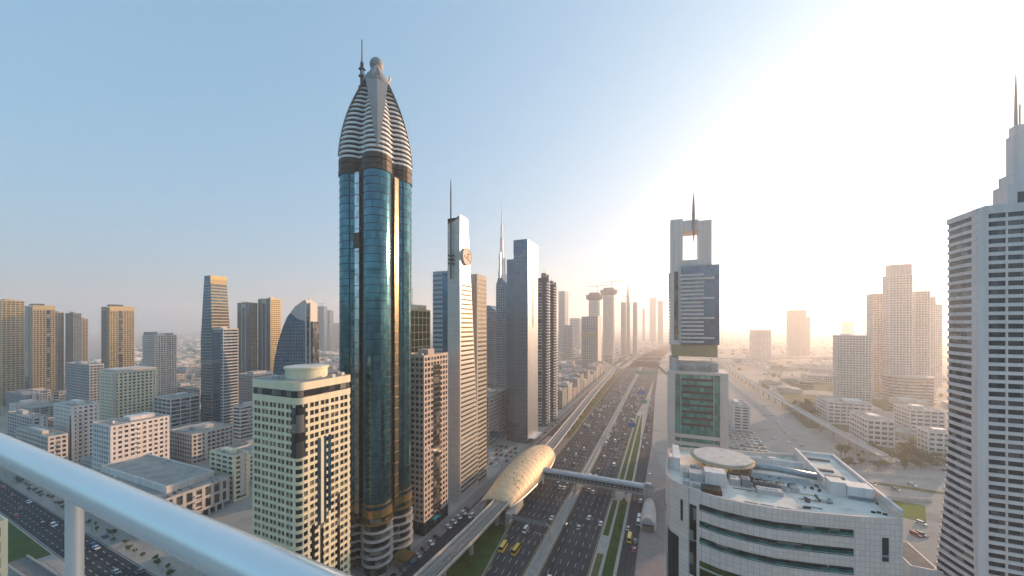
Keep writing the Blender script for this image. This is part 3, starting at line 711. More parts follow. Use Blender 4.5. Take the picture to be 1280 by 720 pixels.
# --- big white office at the lower right
Z = 76.0
fr = [(.6,150),(.5,146),(.8,141),(2.0,137.2),(4.6,134.2),(7.6,131.9),(10.4,130.2),(16,128.0),(23,126.9),(29.9,126.8),(39.5,128.4),(49.2,130.5),(55,132.0),(60.8,133.6)]
WB = r = thing('office_building', 'wide white tiled office with curved front and helipad roof', 'building', (0,0,0))
back = [(62.6,184),(50.7,184),(6.4,174),(1.5,171)]
FOOT.append((0,64,125,190))
def inset(P, k):
    out = []
    for i, p in enumerate(P):
        a = Vector(P[max(i-1,0)]); c = Vector(P[min(i+1,len(P)-1)]); dd = (c-a).normalized(); out.append((p[0]-dd.y*k, p[1]+dd.x*k))
    return out
def seg(b, i, j, z0, z1, k0, k1, mi=0):
    o = inset(fr, k0); n_ = inset(fr, k1)
    for q in range(i, j): b.prism([o[q],o[q+1],n_[q+1],n_[q]], z0, z1, mi)
b = MB()
n = len(fr)-1; gl = MB()
bands = [(69.9,72.2),(64.6,66.9),(59.3,61.6)]; low = (20.0,54.0)
# left rounded corner: wall down to z 58, then glass
seg(b,0,4,58,Z,0,.8); seg(b,4,5,Z-5,Z,0,.8)
seg(b,4,5,40,Z-5,.0,.8) 
zc = Z
ops = bands+[low]; prev = Z
for z0_, z1_ in ops:
    seg(b,6,11,z1_,prev,0,.8); prev = z0_
seg(b,6,11,0,low[0],0,.8)
seg(b,5,6,0,Z,0,.8); seg(b,11,13,0,Z,0,.8); seg(b,4,5,0,40,.0,.8)
b.build('wall', M['white_tile'], r)
b = MB(); P = inset(fr,.85) ; P = P + back; b.prism(P, 0.05, Z-1.6); b.build('room_core', M['core'], r)
for z0_, z1_ in bands:
    c = MB(); seg(c,6,11,z0_-.05,z1_-1.0,.25,.45); c.build('ribbon_window', G['ribbon'], r)
    c = MB(); seg(c,6,11,z1_-1.05,z1_+.05,.55,.78); c.build('shadow_strip', G['dark'], r)  # black shadow above the ribbon glass put in as a dark strip
    c = MB(); seg(c,6,11,z0_+.28,z0_+.42,.18,.3); c.build('window_rail', M['grey_lt'], r)
c = MB(); seg(c,6,11,low[0],low[1],.45,.75); c.build('curtain_glazing', G['olive'], r)
c = MB(); seg(c,6,11,low[1]-2.6,low[1]-2.1,.25,.5); c.build('glazing_rail', M['grey_lt'], r)
c = MB(); seg(c,0,4,.1,58,1.3,1.6); c.build('corner_glazing', G['dark'], r)
c = MB()
for q in range(0,5): 
    p = inset(fr,1.2)[q]; c.cbox(p[0],p[1],.1,.3,.3,57.9)
c.build('corner_mullion', M['dark'], r)
def facepanel(i, u0, u1, z0_, z1_, key, name, pr=.06):
    a, e_ = Vector(fr[i]), Vector(fr[i+1]); dd = (e_-a).normalized(); nn = Vector((dd.y,-dd.x)); p, q = a.lerp(e_,u0), a.lerp(e_,u1); c = MB()
    c.prism([tuple(p+nn*pr),tuple(q+nn*pr),tuple(q-nn*.3),tuple(p-nn*.3)], z0_, z1_); return c.build(name, G[key] if key in G else M[key], r)
facepanel(4,.18,.42,64,71,'dark','slot_window'); facepanel(5,.05,.75,48,71,'dark','tall_window'); facepanel(5,.05,.75,59.5,59.8,'grey','window_transom',.1)
facepanel(12,.15,.42,64,70.6,'dark','slot_window'); facepanel(12,.15,.42,65.2,65.8,'grey','window_transom',.1); facepanel(12,.15,.42,52,59,'dark','slot_window')
for k in range(3): facepanel(0 if k else 1,.1,.7,62+4*k,64.2+4*k,'dark','slot_window')
# emblem on the olive glazing: a little sprouting plant shape
c = MB()
def ell(cx, cz, rx, rz_, rot, y):
    P = [(rx*cos(2*pi*i/14), rz_*sin(2*pi*i/14)) for i in range(14)]
    P = [(cx+u*cos(rot)-v*sin(rot), cz+u*sin(rot)+v*cos(rot)) for u, v in P]
    c.rings([[(x,y,z_) for x,z_ in P],[(x,y-.12,z_) for x,z_ in P]])
yy = 127.15
ell(20.3,48.9,1.0,.75,.2,128.0-.38+.2); ell(22.4,49.7,.85,.7,.5,127.15+.15)
c.build('emblem_leaf', M['olive'], r)
c = MB(); c.tube([(20.8,127.55,46.5),(21.6,127.4,47.9),(22.6,127.3,48.9),(23.6,127.2,49.9)],.13,6); c.tube([(21.6,127.4,47.9),(21.2,127.5,48.9),(20.9,127.6,49.6)],.12,6); c.tube([(21.9,127.4,48.1),(23.2,127.2,47.6),(24.2,127.15,46.9)],.12,6)
c.build('emblem_stem', G['green'], r)
# other walls
b = MB()
full = fr + back
for i in range(n, len(full)-1+1):
    a = full[i]; e_ = full[(i+1)%len(full)]
    va, ve = Vector(a), Vector(e_); dd = (ve-va); 
    if dd.length < .3: continue
    dd.normalize(); k_ = Vector((-dd.y,dd.x))*.8
    b.prism([a,e_,tuple(ve+k_),tuple(va+k_)], 0, Z-.01)
b.build('rear_wall', M['white_tile'], r)
b = MB(); b.prism(inset(fr,.8)+[(61.9,183.3),(50.7,183.2),(6.6,173.2),(2.2,170.4)], Z-1.55, Z-1.3); b.build('roof', M['roof_white'], r)
# raised right strip of roof with parapets
b = MB(); b.prism([(49.2,152),(50,152),(50.6,183.4),(49.8,183.4)], Z-1.3, Z+2.6); b.prism([(61.3,136),(62.0,136),(62.8,184),(62.1,184)], Z-.02, Z+1.7); b.prism([(50,182.8),(62.4,182.8),(62.4,183.6),(50,183.6)], Z-.01, Z+1.7); b.build('parapet', M['white'], r)
b = MB(); b.prism([(50,154),(61.2,154),(61.8,182.7),(50.5,182.7)], Z-1.3, Z+.5); b.build('upper_roof', M['roof_white'], r)
for yy, ww in ((158,6),(164,5),(176,8)):
    b = MB(); b.box(51.2,yy,Z+.5,51.2+ww,yy+1.4,Z+1.1); b.build('roof_vent', M['concrete_dark'], r)
b = MB(); b.box(49.5,147,Z-1.3,53.5,151.6,Z+3.2); b.box(53.6,146.5,Z-1.3,60,151.4,Z+2.6); b.build('plant_room', M['white'], r)
b = MB(); b.box(53.8,146.2,Z-1.1,59.8,146.6,Z-.3); b.build('plant_louvre', M['grey'], r)
# helipad
hx, hy = 20.6, 160.0
b = MB(); b.lathe(hx,hy,[(9.6,Z+2.2),(9.8,Z+2.4),(9.8,Z+3.0),(.1,Z+3.02)],44); hp = b.build('helipad', M['cream_lt'], r)
b = MB(); b.lathe(hx,hy,[(10.8,Z+1.9),(11.0,Z+2.1),(10.2,Z+2.35)],44); b.build('safety_net', M['tan'], hp)
b = MB()
for i in range(44):
    a = 2*pi*i/44; b.quad(*[(hx+rr_*cos(a_),hy+rr_*sin(a_),Z+3.03) for rr_, a_ in ((8.4,a),(8.8,a),(8.8,a+.145),(8.4,a+.145))])
b.build('pad_ring', M['paint'], hp)
b = MB(); b.box(hx-2.2,hy-3,Z+3.0,hx-1.4,hy+3,Z+3.04); b.box(hx+1.4,hy-3,Z+3.0,hx+2.2,hy+3,Z+3.04); b.box(hx-1.4,hy-.4,Z+3.0,hx+1.4,hy+.4,Z+3.035)
b.build('pad_letter', M['paint'], hp)
for i in range(8):
    a = i*pi/4+.2; b = MB(); b.tube([(hx+6*cos(a),hy+6*sin(a),Z-1.3),(hx+8.5*cos(a),hy+8.5*sin(a),Z+2.2)],.3,6); b.build('pad_strut', M['metal'], hp)
# rooftop clutter
b = MB(); b.box(3.2,149,Z-1.3,5.6,165,Z+3.6); b.build('stair_house', M['white'], r)
b = MB(); b.box(13,139.5,Z-1.3,19.4,144.5,Z+3.4); b.build('plant_room', M['white'], r)
b = MB(); b.box(8.2,141.5,Z-1.3,12.6,146,Z+1.5); b.build('plant_frame', M['grey_lt'], r)
b = MB(); b.box(11.4,132.6,Z-1.3,17.2,137,Z+.2); b.build('louvre_pit', M['brown'], r)
for (x0,y0,x1,y1,h,mm) in ((21,143,24,147,2.2,'metal'),(24.4,143.2,27,146.4,2.6,'grey'),(28,144,35.6,146,1.8,'concrete_dark'),(28.2,139.6,35.2,142.6,1.4,'grey_lt'),(21,148.4,29,150,1.5,'dark'),(9,136,11,138,1.2,'metal'),(6,136.5,8.2,139.2,1.6,'grey_lt'),(6.4,143,7.8,148,2.2,'metal'),(9,148,12,151,2.4,'grey')):
    b = MB(); b.box(x0,y0,Z-1.3,x1,y1,Z-1.3+h)
    for q in range(int((x1-x0)/1.2)): b.lathe(x0+.6+q*1.2,(y0+y1)/2,[(.45,Z-1.3+h),(.45,Z-1.1+h)],8)
    b.build('air_conditioner', M[mm], r)
for i in range(7):
    b = MB(); y = 151.5+i*.8; b.tube([(30,y,Z-.7),(46,y+.6,Z-.7),(46.6,y+.6,Z-.7),(46.6,y+.6,Z-1.3)],.14,6); b.build('pipe', M['metal'], r)
b = MB(); b.tube([(30,158,Z+1.2),(38,157.4,Z+1.6),(48.6,155.6,Z+1.2)],1.15,12); b.build('duct', M['steel'], r, smooth=True)
b = MB(); b.box(29.2,154,Z-1.3,29.6,166,Z+2.2); b.box(29.6,165.6,Z-1.3,48,166,Z+2.2); b.build('screen_wall', M['white'], r)
rng = random.Random(11)
for i in range(26):
    x, y = (rng.uniform(41,49), rng.uniform(138,144)) if i < 10 else (rng.uniform(30,48), rng.uniform(149,154.5))
    b = MB(); b.cbox(x,y,Z-1.3,rng.uniform(.4,1.6),rng.uniform(.3,.8),rng.uniform(.3,.9),rz=rng.uniform(0,3)); b.build('roof_equipment', M[rng.choice(['dark','concrete_dark','metal'])], r)
for x, y in ((38.5,133.5),(39.5,133.7),(56,138),(57.4,138.4),(58.5,137.8),(60,145)):
    b = MB(); b.box(x,y,Z-1.3,x+.9,y+.5,Z-.8); b.build('roof_equipment', M['dark'], r)
rng = random.Random(3)
for i in range(16):
    x = rng.uniform(22,47); y = rng.uniform(167,175); b = MB(); b.box(x,y,Z-1.3,x+rng.uniform(.8,3),y+rng.uniform(.6,1.6),Z-1.3+rng.uniform(.6,1.6)); b.build('roof_equipment', M[rng.choice(['metal','grey_lt','concrete_dark'])], r)

rng = random.Random(17)
for i in range(9):
    x, y = 32+(i%3)*3.4, 145.5+(i//3)*2.6-3*(i//3 == 2); b = MB(); b.box(x,y,Z-1.3,x+2.2,y+1.8,Z-.2); b.lathe(x+1.1,y+.9,[(.75,Z-.2),(.8,Z+.05)],12); b.build('fan_unit', M[rng.choice(['metal','grey_lt'])], r)
for i in range(12):
    x0_, y0_ = rng.uniform(20,40), rng.uniform(134,150); b = MB(); x1_, y1_ = (x0_+rng.uniform(4,10), y0_) if i % 2 else (x0_, y0_+rng.uniform(3,7)); b.tube([(x0_,y0_,Z-1.1),(x1_,y1_,Z-1.1)],.12,5); b.build('pipe', M[rng.choice(['metal','concrete_dark','tan'])], r)
for i in range(6): b = MB(); x = 23+i*4.2; b.box(x,131.2+.02*i,Z-1.28,x+3.6,131.5+.02*i,Z-1.0); b.build('cable_tray', M['metal'], r)
# --- ribbed white tower at the right border
X0, X1, Y0, Y1, z = bld(1222,150,262,1184,1300,'R'); w, d = 40.0, Y1-Y0; FOOT.append((X0-8,X0+w,Y0,Y1))
r = thing('ribbed_tower', 'huge white ribbed tower with tall spire at the right border', 'tower', (X0,Y0,0))
fh = 3.5; nz = int(z/fh); zt = z
def flare(zz): return 0 if zz > 78 else 6.0*((78-zz)/78)**1.4
ws = []
b = MB()
for k in range(nz):
    zz = zt-2-(k+1)*fh
    if zz < 0: break
    b.box(3.0,0,zz,w,d,zz+1.45)
    f_ = flare(zz)
    b.prism([(3.05,.35),(-.2,.35),(-f_*.5-.3,d*.5),(-f_,d),(3.05,d)], zz, zz+1.5)
    for i in range(7):
        ws.append((3.9+i*5.15+2.55,.55,zz+1.43,4.7,fh-1.4,'S'))
b.box(0,-.02,0,3.2,3.2,zt+.6); b.box(2.0,.02,zt-2.1,w,d,zt+.4); b.prism([(2.1,.4),(-.15,.4),(-.15,d),(2.1,d)], zt-2.1, zt+.38)
for i in range(1,8): b.box(3.3+i*5.15-.3,.02,0,3.3+i*5.15+.3,.9,zt-2)
b.build('wall', M['warm_white'], r)
c = MB(); c.box(.9,.8,0,w-.6,d-.6,zt-1); 
R = [[(.9,.9,zz),(.6-.8*flare(zz)*.5,d*.5,zz),(.4-flare(zz)*.85,d-.4,zz),(2,d-.4,zz)] for zz in (0,10,20,30,40,50,60,70,78,zt-2)]
c.rings(R); c.build('room_core', M['core'], r)
put_windows(r, ws, 'mauve')
c = MB()
for zz in [zt-2-(k+1)*fh for k in range(nz)]:
    if zz < 0: continue
    f_ = flare(zz)
for k in range(nz):
    zz = zt-2-(k+1)*fh
    if zz < 0: break
    f_ = flare(zz); c = MB(); c.prism([(1.2,.7),(.25,.7),(.2-f_*.46,d*.5),(.35-f_*.9,d-.3),(1.4,d-.3)], zz+1.48, zz+fh); c.build('window_band', G['dark'], r)
roof_kit(r, 2.5, .5, w-3, d-1, zt+.4, M['warm_white'], M['roof'], False)
b = MB(); b.box(10.5,3,zt+.5,34,10.5,zt+10); b.prism([(12,3.3),(34,3.3),(34,10.2),(12,10.2)], zt+10, zt+14.5); b.build('penthouse', M['warm_white'], r)
b = MB(); b.box(13.2,2.85,zt+2,16,3.2,zt+6.5); b.build('penthouse_window', G['dark'], r)
b = MB(); b.box(13.6,5,zt+14.4,17.4,9.2,zt+31); b.box(14.2,5.4,zt+31,16.8,8.8,zt+35); sp = b.build('spire_shaft', M['warm_white'], r)
b = MB(); b.tube([(15.3,7.2,zt+35),(15.3,7.2,zt+47),(15.3,7.2,zt+57)],[.55,.42,.12],8); b.box(16.2,7,zt+35,16.6,7.4,zt+44); b.build('spire', M['pink'], sp)
lowb = thing('podium_annex', 'low white annex with dark roof beside the ribbed tower foot', 'building', (X0-14,Y0+14,0))
b = MB(); b.box(0,0,0,11,26,16); b.build('wall', M['white'], lowb); b = MB(); b.box(.6,.6,16,10.4,25.4,16.1); b.build('roof', M['concrete_dark'], lowb); b = MB(); b.box(0,0,16,11,.5,17); b.box(0,.5,16,.5,26,17); b.build('parapet', M['white'], lowb)
FOOT.append((X0-16,X0,Y0+10,Y0+44))

# --- left cluster
r, w, d, z = block('office_tower', 'dark-sided golden tower cut off by the left border', (2,560,376,-40,10), 'tower', minw=40)
lattice(r, w, d+16, 0, z, 3.6, 4, 1.0, .7, .3, M['gold'], 'goldmir')
def gold_tower(label, spec, minw=45, dd=None, cut=.36):
    r, w, d, z = block('office_tower', label, spec, 'tower', minw=minw); d = dd or d
    lattice(r, w, d, 0, z-5, 3.6, 3.4, .9, .7, .3, M['gold'], 'goldmir')
    b = MB(); b.box(-.25,-.35,0,w*.55,.25,z-3); b.build('dark_facade', G['bluemir'], r)  # shade on the camera-side face put in as dark blue glass
    b = MB(); b.box(w-.2,d*cut,0,w+.4,d*cut+d*.14,z-9); b.build('dark_recess', G['dark'], r)
    b = MB(); b.box(w-.3,-.15,z-10,w+.5,d+.1,z-2); b.box(-.2,d-2,z-9,w,d+.2,z-2); b.build('crown', M['gold'], r)
    b = MB(); b.box(w*.2,d*.15,z-2,w*.8,d*.6,z+1); b.build('plant_room', M['dark'], r)
    return r
gold_tower('widest golden tower of the left cluster with dark vertical recess', (41,636,380,30,69), 42, None, .62)
gold_tower('golden tower left of the white grid office, flat dark plant room on top', (137,620,381,127,168), 30)
for lab, sp in (('dark grey tower behind the widest golden tower', (92,690,392,79,102)), ('narrow golden tower beside the widest golden tower', (72,690,391,60,80)), ('slim tan tower rightmost behind the widest golden tower', (103,740,399,98,110)),
                ('low dark blue tower behind the left border tower', (20,720,424,11,31))):
    r, w, d, z = block('office_tower', lab, sp, 'tower', minw=36)
    lattice(r, w, d, 0, z, 3.6, 3.6, .8, .6, .3, M['tan'] if 'dark' not in lab else M['grey'], 'bluemir' if 'dark' in lab else 'goldmir')
r, w, d, z = block('grid_office', 'pale grid-fronted office tower standing behind the low white blocks', (143,392,463,124,196), 'office', minw=36)
lattice(r, w, d, 0, z-4, 3.6, 3.7, 1.6, 1.5, .5, M['cream'], 'dark', 'w')
b = MB(); b.box(w-.05,-.05,z-4,w+.05,d,z); b.box(2,2,z-3,w-2,d-2,z); b.build('crown', M['cream_lt'], r)
b = MB(); b.box(w-3,-.12,0,w+.15,1.5,z-4); b.build('corner_strip', M['pink'], r)
r, w, d, z = block('glass_block', 'short grey glass block left of the pale grid office', (112,450,457,83,130), 'office')
lattice(r, w, d, 0, z, 3.5, 3.2, .9, .45, .3, M['grey_lt'], 'blue')
r, w, d, z = block('office_block', 'white mid-rise block with dark glazed corner above the rail', (90,330,510,54,124), 'building', minw=40)
lattice(r, w, d, 0, z, 3.9, 3.6, 1.9, 1.6, .5, M['white'], 'dark', 'w')
b = MB(); b.box(w-5,-.1,0,w-1.8,.4,z-7); b.build('glazed_corner', G['dark'], r)
r, w, d, z = block('office_block', 'long white mid-rise block with sunken gravel roof just above the rail', (138,285,535,115,212), 'building')
lattice(r, w, d, 0, z, 3.9, 3.7, 1.9, 1.5, .5, M['white'], 'dark', 'w')
r, w, d, z = block('apartment_block', 'pale apartment tower with thin balconies right of the grid office', (194,560,420,178,221), 'tower')
lattice(r, w, d, 0, z, 3.4, 3.2, 1.4, .9, .4, M['cream_lt'], 'dark')
b = MB(); b.box(w*.1,0,z+1,w*.5,d*.4,z+6); b.box(w*.6,d*.4,z+1,w*.9,d*.9,z+4); b.build('plant_room', M['grey'], r)
# tall tapering tower + companion
X0, X1, Y0, Y1, z = bld(265,420,344,251,281); r = thing('tapered_tower', 'tall dark tapering tower with gold lit side, left of the cream tower', 'tower', (X0,Y0,0)); w, d = X1-X0, Y1-Y0; FOOT.append((X0,X1,Y0,Y1))
b = MB(); R = []
def tp(zz): return 1 if zz < z*.6 else 1-.32*((zz-z*.6)/(z*.4))
for zz in (0,z*.6,z*.75,z): k_ = tp(zz); R.append([(w*(1-k_),0,zz),(w*(.6+.4*k_),0,zz),(w*(.6+.4*k_),d*(.35+.65*k_)+6,zz),(w*(1-k_),d+6,zz)])
b.rings(R); b.build('glazing', G['bluemir'], r)
b = MB(); 
for k in range(int(z/3.6)):
    zz = k*3.6; k_ = tp(zz); b.box(w*(1-k_)-.1,-.12,zz,w*(.6+.4*k_)+.1,.3,zz+.5); b.box(w*(.6+.4*k_)-.3,-.1,zz,w*(.6+.4*k_)+.25,d*(.35+.65*k_)+6,zz+1.9)
b.build('floor_band', M['tan'], r)
b = MB(); k_ = tp(z); b.box(w*(.6+.4*k_)-.2,-.3,z-10,w*(.6+.4*k_)+.5,d*(.35+.65*k_)+6,z); b.build('crown', M['gold'], r)
r, w, d, z = block('striped_tower', 'shorter striped companion tower leaning against the dark tapering tower', (279,412,412,266,298), 'tower')
lattice(r, w, d, 0, z, 3.5, 4, 1.3, .5, .5, M['cream_lt'], 'bluemir', None, piers=False)
b = MB(); b.box(-.1,-.25,0,w*.75,.3,z-3); b.build('dark_facade', G['bluemir'], r)  # dark sheet paints the shaded front of the companion tower
for lab, sp, wd in (('left of two twin dark towers with gold tops right of the tapering tower', (313,640,379,297,322), 36), ('right of two twin dark towers with gold tops left of the sail building', (338,640,374,323,351), 33)):
    r, w, d, z = block('twin_tower', lab, sp, 'tower', minw=wd)
    lattice(r, w, d, 0, z, 3.6, 3.3, 1.1, .7, .3, M['gold'], 'goldmir')
    b = MB(); b.box(-.2,-.6,0,w+.1,.2,z+1); b.build('dark_facade', G['bluemir'], r)  # dark sheet paints the twin towers' fronts as shaded
    b = MB(); b.box(w*.3,-.9,0,w*.38,.2,z+1.5); b.box(w*.62,-.9,0,w*.7,.2,z+1.5); b.build('dark_recess', M['grey'], r)
    b = MB(); b.box(w*.38,-.75,z-7,w*.62,.3,z-1); b.build('crown', M['gold'], r)
# sail building
tS = 430.0
def sx(px, t=tS): return t*(px-640)/450
cx0 = (363-640)/FPX; ox, oy = tS*(FW[0]+cx0*RT[0]), tS*(FW[1]+cx0*RT[1])
r = thing('sail_tower', 'dark glass sail-shaped tower with white pointed top', 'tower', (ox,oy,0), YAW); FOOT.append((ox-25,ox+25,oy,oy+30))
def sz(py): return CAM_H-(py-405)*tS/450
k_ = tS/450
prof = [(-22,0),(-22,sz(470)),(-20,sz(450)),(-16,sz(430)),(-10,sz(410)),(-4,sz(396)),(0,sz(391)),(8,sz(398)),(19,sz(402)),(19,0)]
prof = [(x*k_,zz) for x, zz in prof]
b = MB(); nP = len(prof); b.rings([[(x,0,zz) for x, zz in prof],[(x,16,zz) for x, zz in prof]]); b.build('glass_sail', G['bluemir'], r)
b = MB()
for kk in range(32):
    zz = 8+kk*4; 
    if zz > sz(400): break
    xl = -22*k_ if zz < sz(470) else -22*k_+ (22*k_)*((zz-sz(470))/(sz(391)-sz(470)))**1.6
    b.box(xl,-.15,zz,19*k_,.1,zz+.35)
for kk in range(1,7): b.box(kk*3,-.18,0,kk*3+.25,.1,sz(400)-3)
b.build('mullion', M['grey'], r)
tip = [(0,sz(391)),(6,sz(383)),(13,sz(378)),(19,sz(374)),(19,sz(402)),(8,sz(398))]; tip = [(x*k_,zz) for x, zz in tip]
b = MB(); b.rings([[(x,-.4,zz) for x, zz in tip],[(x,14,zz) for x, zz in tip]]); b.build('white_tip', M['grey_lt'], r)
b = MB(); b.box(19*k_,-1,0,20.4*k_,15,sz(376)); b.box(24*k_,-.6,0,25.4*k_,15,sz(378)); b.build('white_fin', M['cream_lt'], r)
b = MB(); b.box(20.4*k_,.3,0,24*k_,14,sz(396)); b.box(25.4*k_,.5,0,28*k_,14,sz(402)); b.build('side_glazing', G['dark'], r)
b = MB(); b.tube([(19.6*k_,6,sz(376)),(19.6*k_,6,sz(371))],.25,6); b.build('antenna', M['metal'], r)
# near low office with sunken roof
r, w, d, z = block('low_office', 'low grey office with big dark windows and walled gravel roof behind the rail', (205,223,627,108,287), 'building')
lattice(r, w, d, 4.5, z, 7.2, 5.2, 1.6, 1.9, .7, M['grey_lt'], 'dark', 'w', kit=False)
b = MB(); b.box(4,6,z+.2,w-11,d-4,z+4); b.build('roof_block', M['white'], r)
b = MB(); b.box(4.6,6.6,z+4,w-11.6,d-4.6,z+4.2); b.build('roof', M['roof'], r)
b = MB(); b.box(3.9,5.9,z+4,w-10.9,6.5,z+5); b.box(w-11.5,6.5,z+4,w-10.9,d-3.9,z+5); b.box(3.9,6.5,z+4,4.5,d-4.5,z+5); b.box(3.9,d-4.5,z+4,w-11.5,d-3.9,z+5); b.build('parapet', M['white'], r)
for i in range(5):
    c = MB(); y = 10+i*((d-18)/5); c.box(w-10.95,y,z+.6,w-10.7,y+(d-18)/5-1.2,z+3.4); c.build('louvre_panel', M['white'], r)
rng = random.Random(4)
for i in range(16):
    x, y = rng.uniform(w-9.5,w-2.4), rng.uniform(2,d-3); c = MB(); c.box(x,y,z+.3,x+rng.uniform(.6,1.6),y+rng.uniform(.6,1.4),z+.3+rng.uniform(.4,1.1)); c.build('roof_equipment', M[rng.choice(['metal','grey','dark'])], r)
for i in range(12):
    c = MB(); x = 2+i*(w-4)/11; c.cbox(x,.8,0,.9,.9,4.5); c.build('column', M['grey_lt'], r)
for i in range(8):
    c = MB(); y = 4+i*(d-8)/7; c.cbox(w-.8,y,0,.9,.9,4.5); c.build('column', M['grey_lt'], r)
c = MB(); c.box(3,3,0,w-3,d-3,4.5); c.build('shop_glazing', G['dark'], r)
STY = [(4,4,1.6,1.0,True),(3.6,7,1.5,1.6,True),(4.2,5,1.9,.6,False),(3.4,2.6,1.1,.9,True),(4.5,9,1.3,.8,True)]
specs = [
 ('grey mid-rise with dark windows right below the striped companion tower', (240,330,545,212,292), 'grey_lt', 'dark'),
 ('small sunlit cream block tucked behind the cream tower', (292,262,572,262,311), 'cream', 'dark'),
 ('pale grid-windowed block between tapering tower and cream tower', (300,400,510,291,330), 'white', 'dark'),
 ('blue-windowed low block below the twin dark towers', (316,470,470,296,352), 'grey_lt', 'bluemir'),
 ('white arched-window block below the pale apartment tower', (213,400,500,192,250), 'white', 'dark'),
 ('flat low hall with slanted roof edge at the left border', (60,300,548,-40,85), 'cream_lt', 'dark'),
 ('long flat-roofed hall behind the slanted roof edge hall', (40,380,524,-60,60), 'grey_lt', 'dark'),
 ('pale low hall in front of the widest golden tower', (110,480,497,55,125), 'cream_lt', 'dark'),
 ('grey low hall below the left border tower', (30,520,495,-20,60), 'grey', 'dark'),
 ('brick-coloured low block below the golden tower by the grid office', (250,560,488,222,262), 'sand', 'dark')]
for lab, sp, wm, gk in specs:
    r, w, d, z = block('city_block', lab, sp, 'building', minw=70)
    q_ = STY[specs.index((lab, sp, wm, gk)) % len(STY)]; lattice(r, w, min(d,50), 0, max(z,6), q_[0], q_[1], q_[2], q_[3], .45, M[wm], gk, piers=q_[4])
rng = random.Random(61)
for r in [o for o in list(bpy.data.objects) if o.get('category') in ('building','tower') and o.name.split('.')[0] in ('office_block','city_block','low_office','apartment_block','grid_office')]:
    bb = [c_ for c_ in r.children if c_.name.split('.')[0] == 'wall']
    if not bb: continue
    vs_ = [v.co for v in bb[0].data.vertices]; w = max(v.x for v in vs_); d = max(v.y for v in vs_); z = max(v.z for v in vs_)
    for i in range(3):                                             # satellite dishes, tanks, masts on the roof
        x, y = rng.uniform(2,w-3), rng.uniform(2,d-3)
        b = MB(); b.lathe(x,y,[(.9,z+.1),(.9,z+1.9),(.2,z+2.2)],12); b.build('water_tank', M[rng.choice(['white','metal','sand'])], r)
    b = MB(); x, y = rng.uniform(2,w-3), rng.uniform(2,d-3); b.tube([(x,y,z),(x,y,z+rng.uniform(3,7))],.09,5); b.build('antenna', M['metal'], r)
    b = MB(); x = rng.uniform(3,w*.7); b.box(x,rng.uniform(1,d*.4),z+.13,x+rng.uniform(4,9),d*.4+rng.uniform(.6,1.2),z+.8); b.build('duct', M['metal'], r)
    if rng.random() < .55:                                         # a stair strip or a balcony stack breaks the window grid
        yy = rng.uniform(.25,.6)*d; b = MB(); b.box(w-.3,yy,3,w+.25,yy+rng.uniform(2.2,3.6),z+.8); b.build('stair_strip', M[rng.choice(['cream_lt','grey','white'])], r)
    else:
        b = MB(); yy = rng.uniform(.2,.6)*d
        for k in range(1,int(z/3.9)):
            b = MB(); b.box(w-.2,yy,k*3.9,w+1.3,yy+3.6,k*3.9+1.0); b.build('balcony', M['cream_lt'], r)
# pale wall corner below the rail at the left border
cc = (10-640)/FPX; X1, Y1, z = 95*(FW[0]+cc*RT[0]), 95*(FW[1]+cc*RT[1]), CAM_H-250*95/450; X0, Y0 = X1-24, Y1-22
r = thing('corner_house', 'pale cream house corner in the lower left corner below the rail', 'building', (X0,Y0,0)); 
lattice(r, 24, 22, 0, z, 4, 4, 1.2, 1.0, .5, M['cream'], 'dark', None)
r = thing('ramp_wall', 'pale concrete ramp wall beside the street lawn', 'wall', (-318,60,0))
b = MB(); b.box(0,10,0,42,10.8,5); b.box(0,17,0,52,17.8,5); b.box(41.2,10.8,0,42,17,5); b.build('wall', M['concrete'], r); b = MB(); b.box(0,10.8,4,41.2,17,4.2); b.build('deck', M['concrete_dark'], r)
# blocks between rose tower and slab tower, along the frontage
r, w, d, z = block('low_office', 'low beige office left of the mirrored slab with teal link bridge', (611,380,497,598,634), 'building')
lattice(r, w, d, 0, z, 4, 4, 1.5, 1.0, .5, M['sand'], 'dark'); b = MB(); b.box(w,4,10,w+16,9,15); b.build('link_bridge', G['bluemir'], r)
for lab, sp in (('dark glass tower peeking out left of the mirrored slab', (634,520,357,620,637)), ('pointed blue glass block in haze left of the slab tower', (620,640,390,603,629)), ('pale blue slanted tower in haze beside the white tower', (612,900,388,598,616))):
    r, w, d, z = block('glass_tower', lab, sp, 'tower', minw=40); lattice(r, w, d, 0, z, 3.8, 3.6, .7, .35, .2, M['grey'], 'bluemir')
    b = MB(); b.prism([(0,0),(w,0),(w,d),(0,d)], z+1.5, z+12, P2=[(w*.2,0),(w*.5,0),(w*.5,d),(w*.2,d)]); b.build('crown', G['bluemir'], r)
yy = 530; rng = random.Random(21)
for i in range(13):
    ww, dd, zz = rng.uniform(18,26), rng.uniform(22,30), rng.uniform(18,34); xx = -139-ww-yy*.004
    r = thing('shop_house', 'low sandy street block in the row along the metro track', 'building', (xx,yy,0), 0, 'street blocks along the metro track'); FOOT.append((xx,xx+ww,yy,yy+dd))
    lattice(r, ww, dd, 0, zz, 3.6, 4, 1.3, 1.1, .5, M[['sand','cream_lt','pink','grey_lt'][i%4]], 'dark'); yy += dd+rng.uniform(5,12)
    
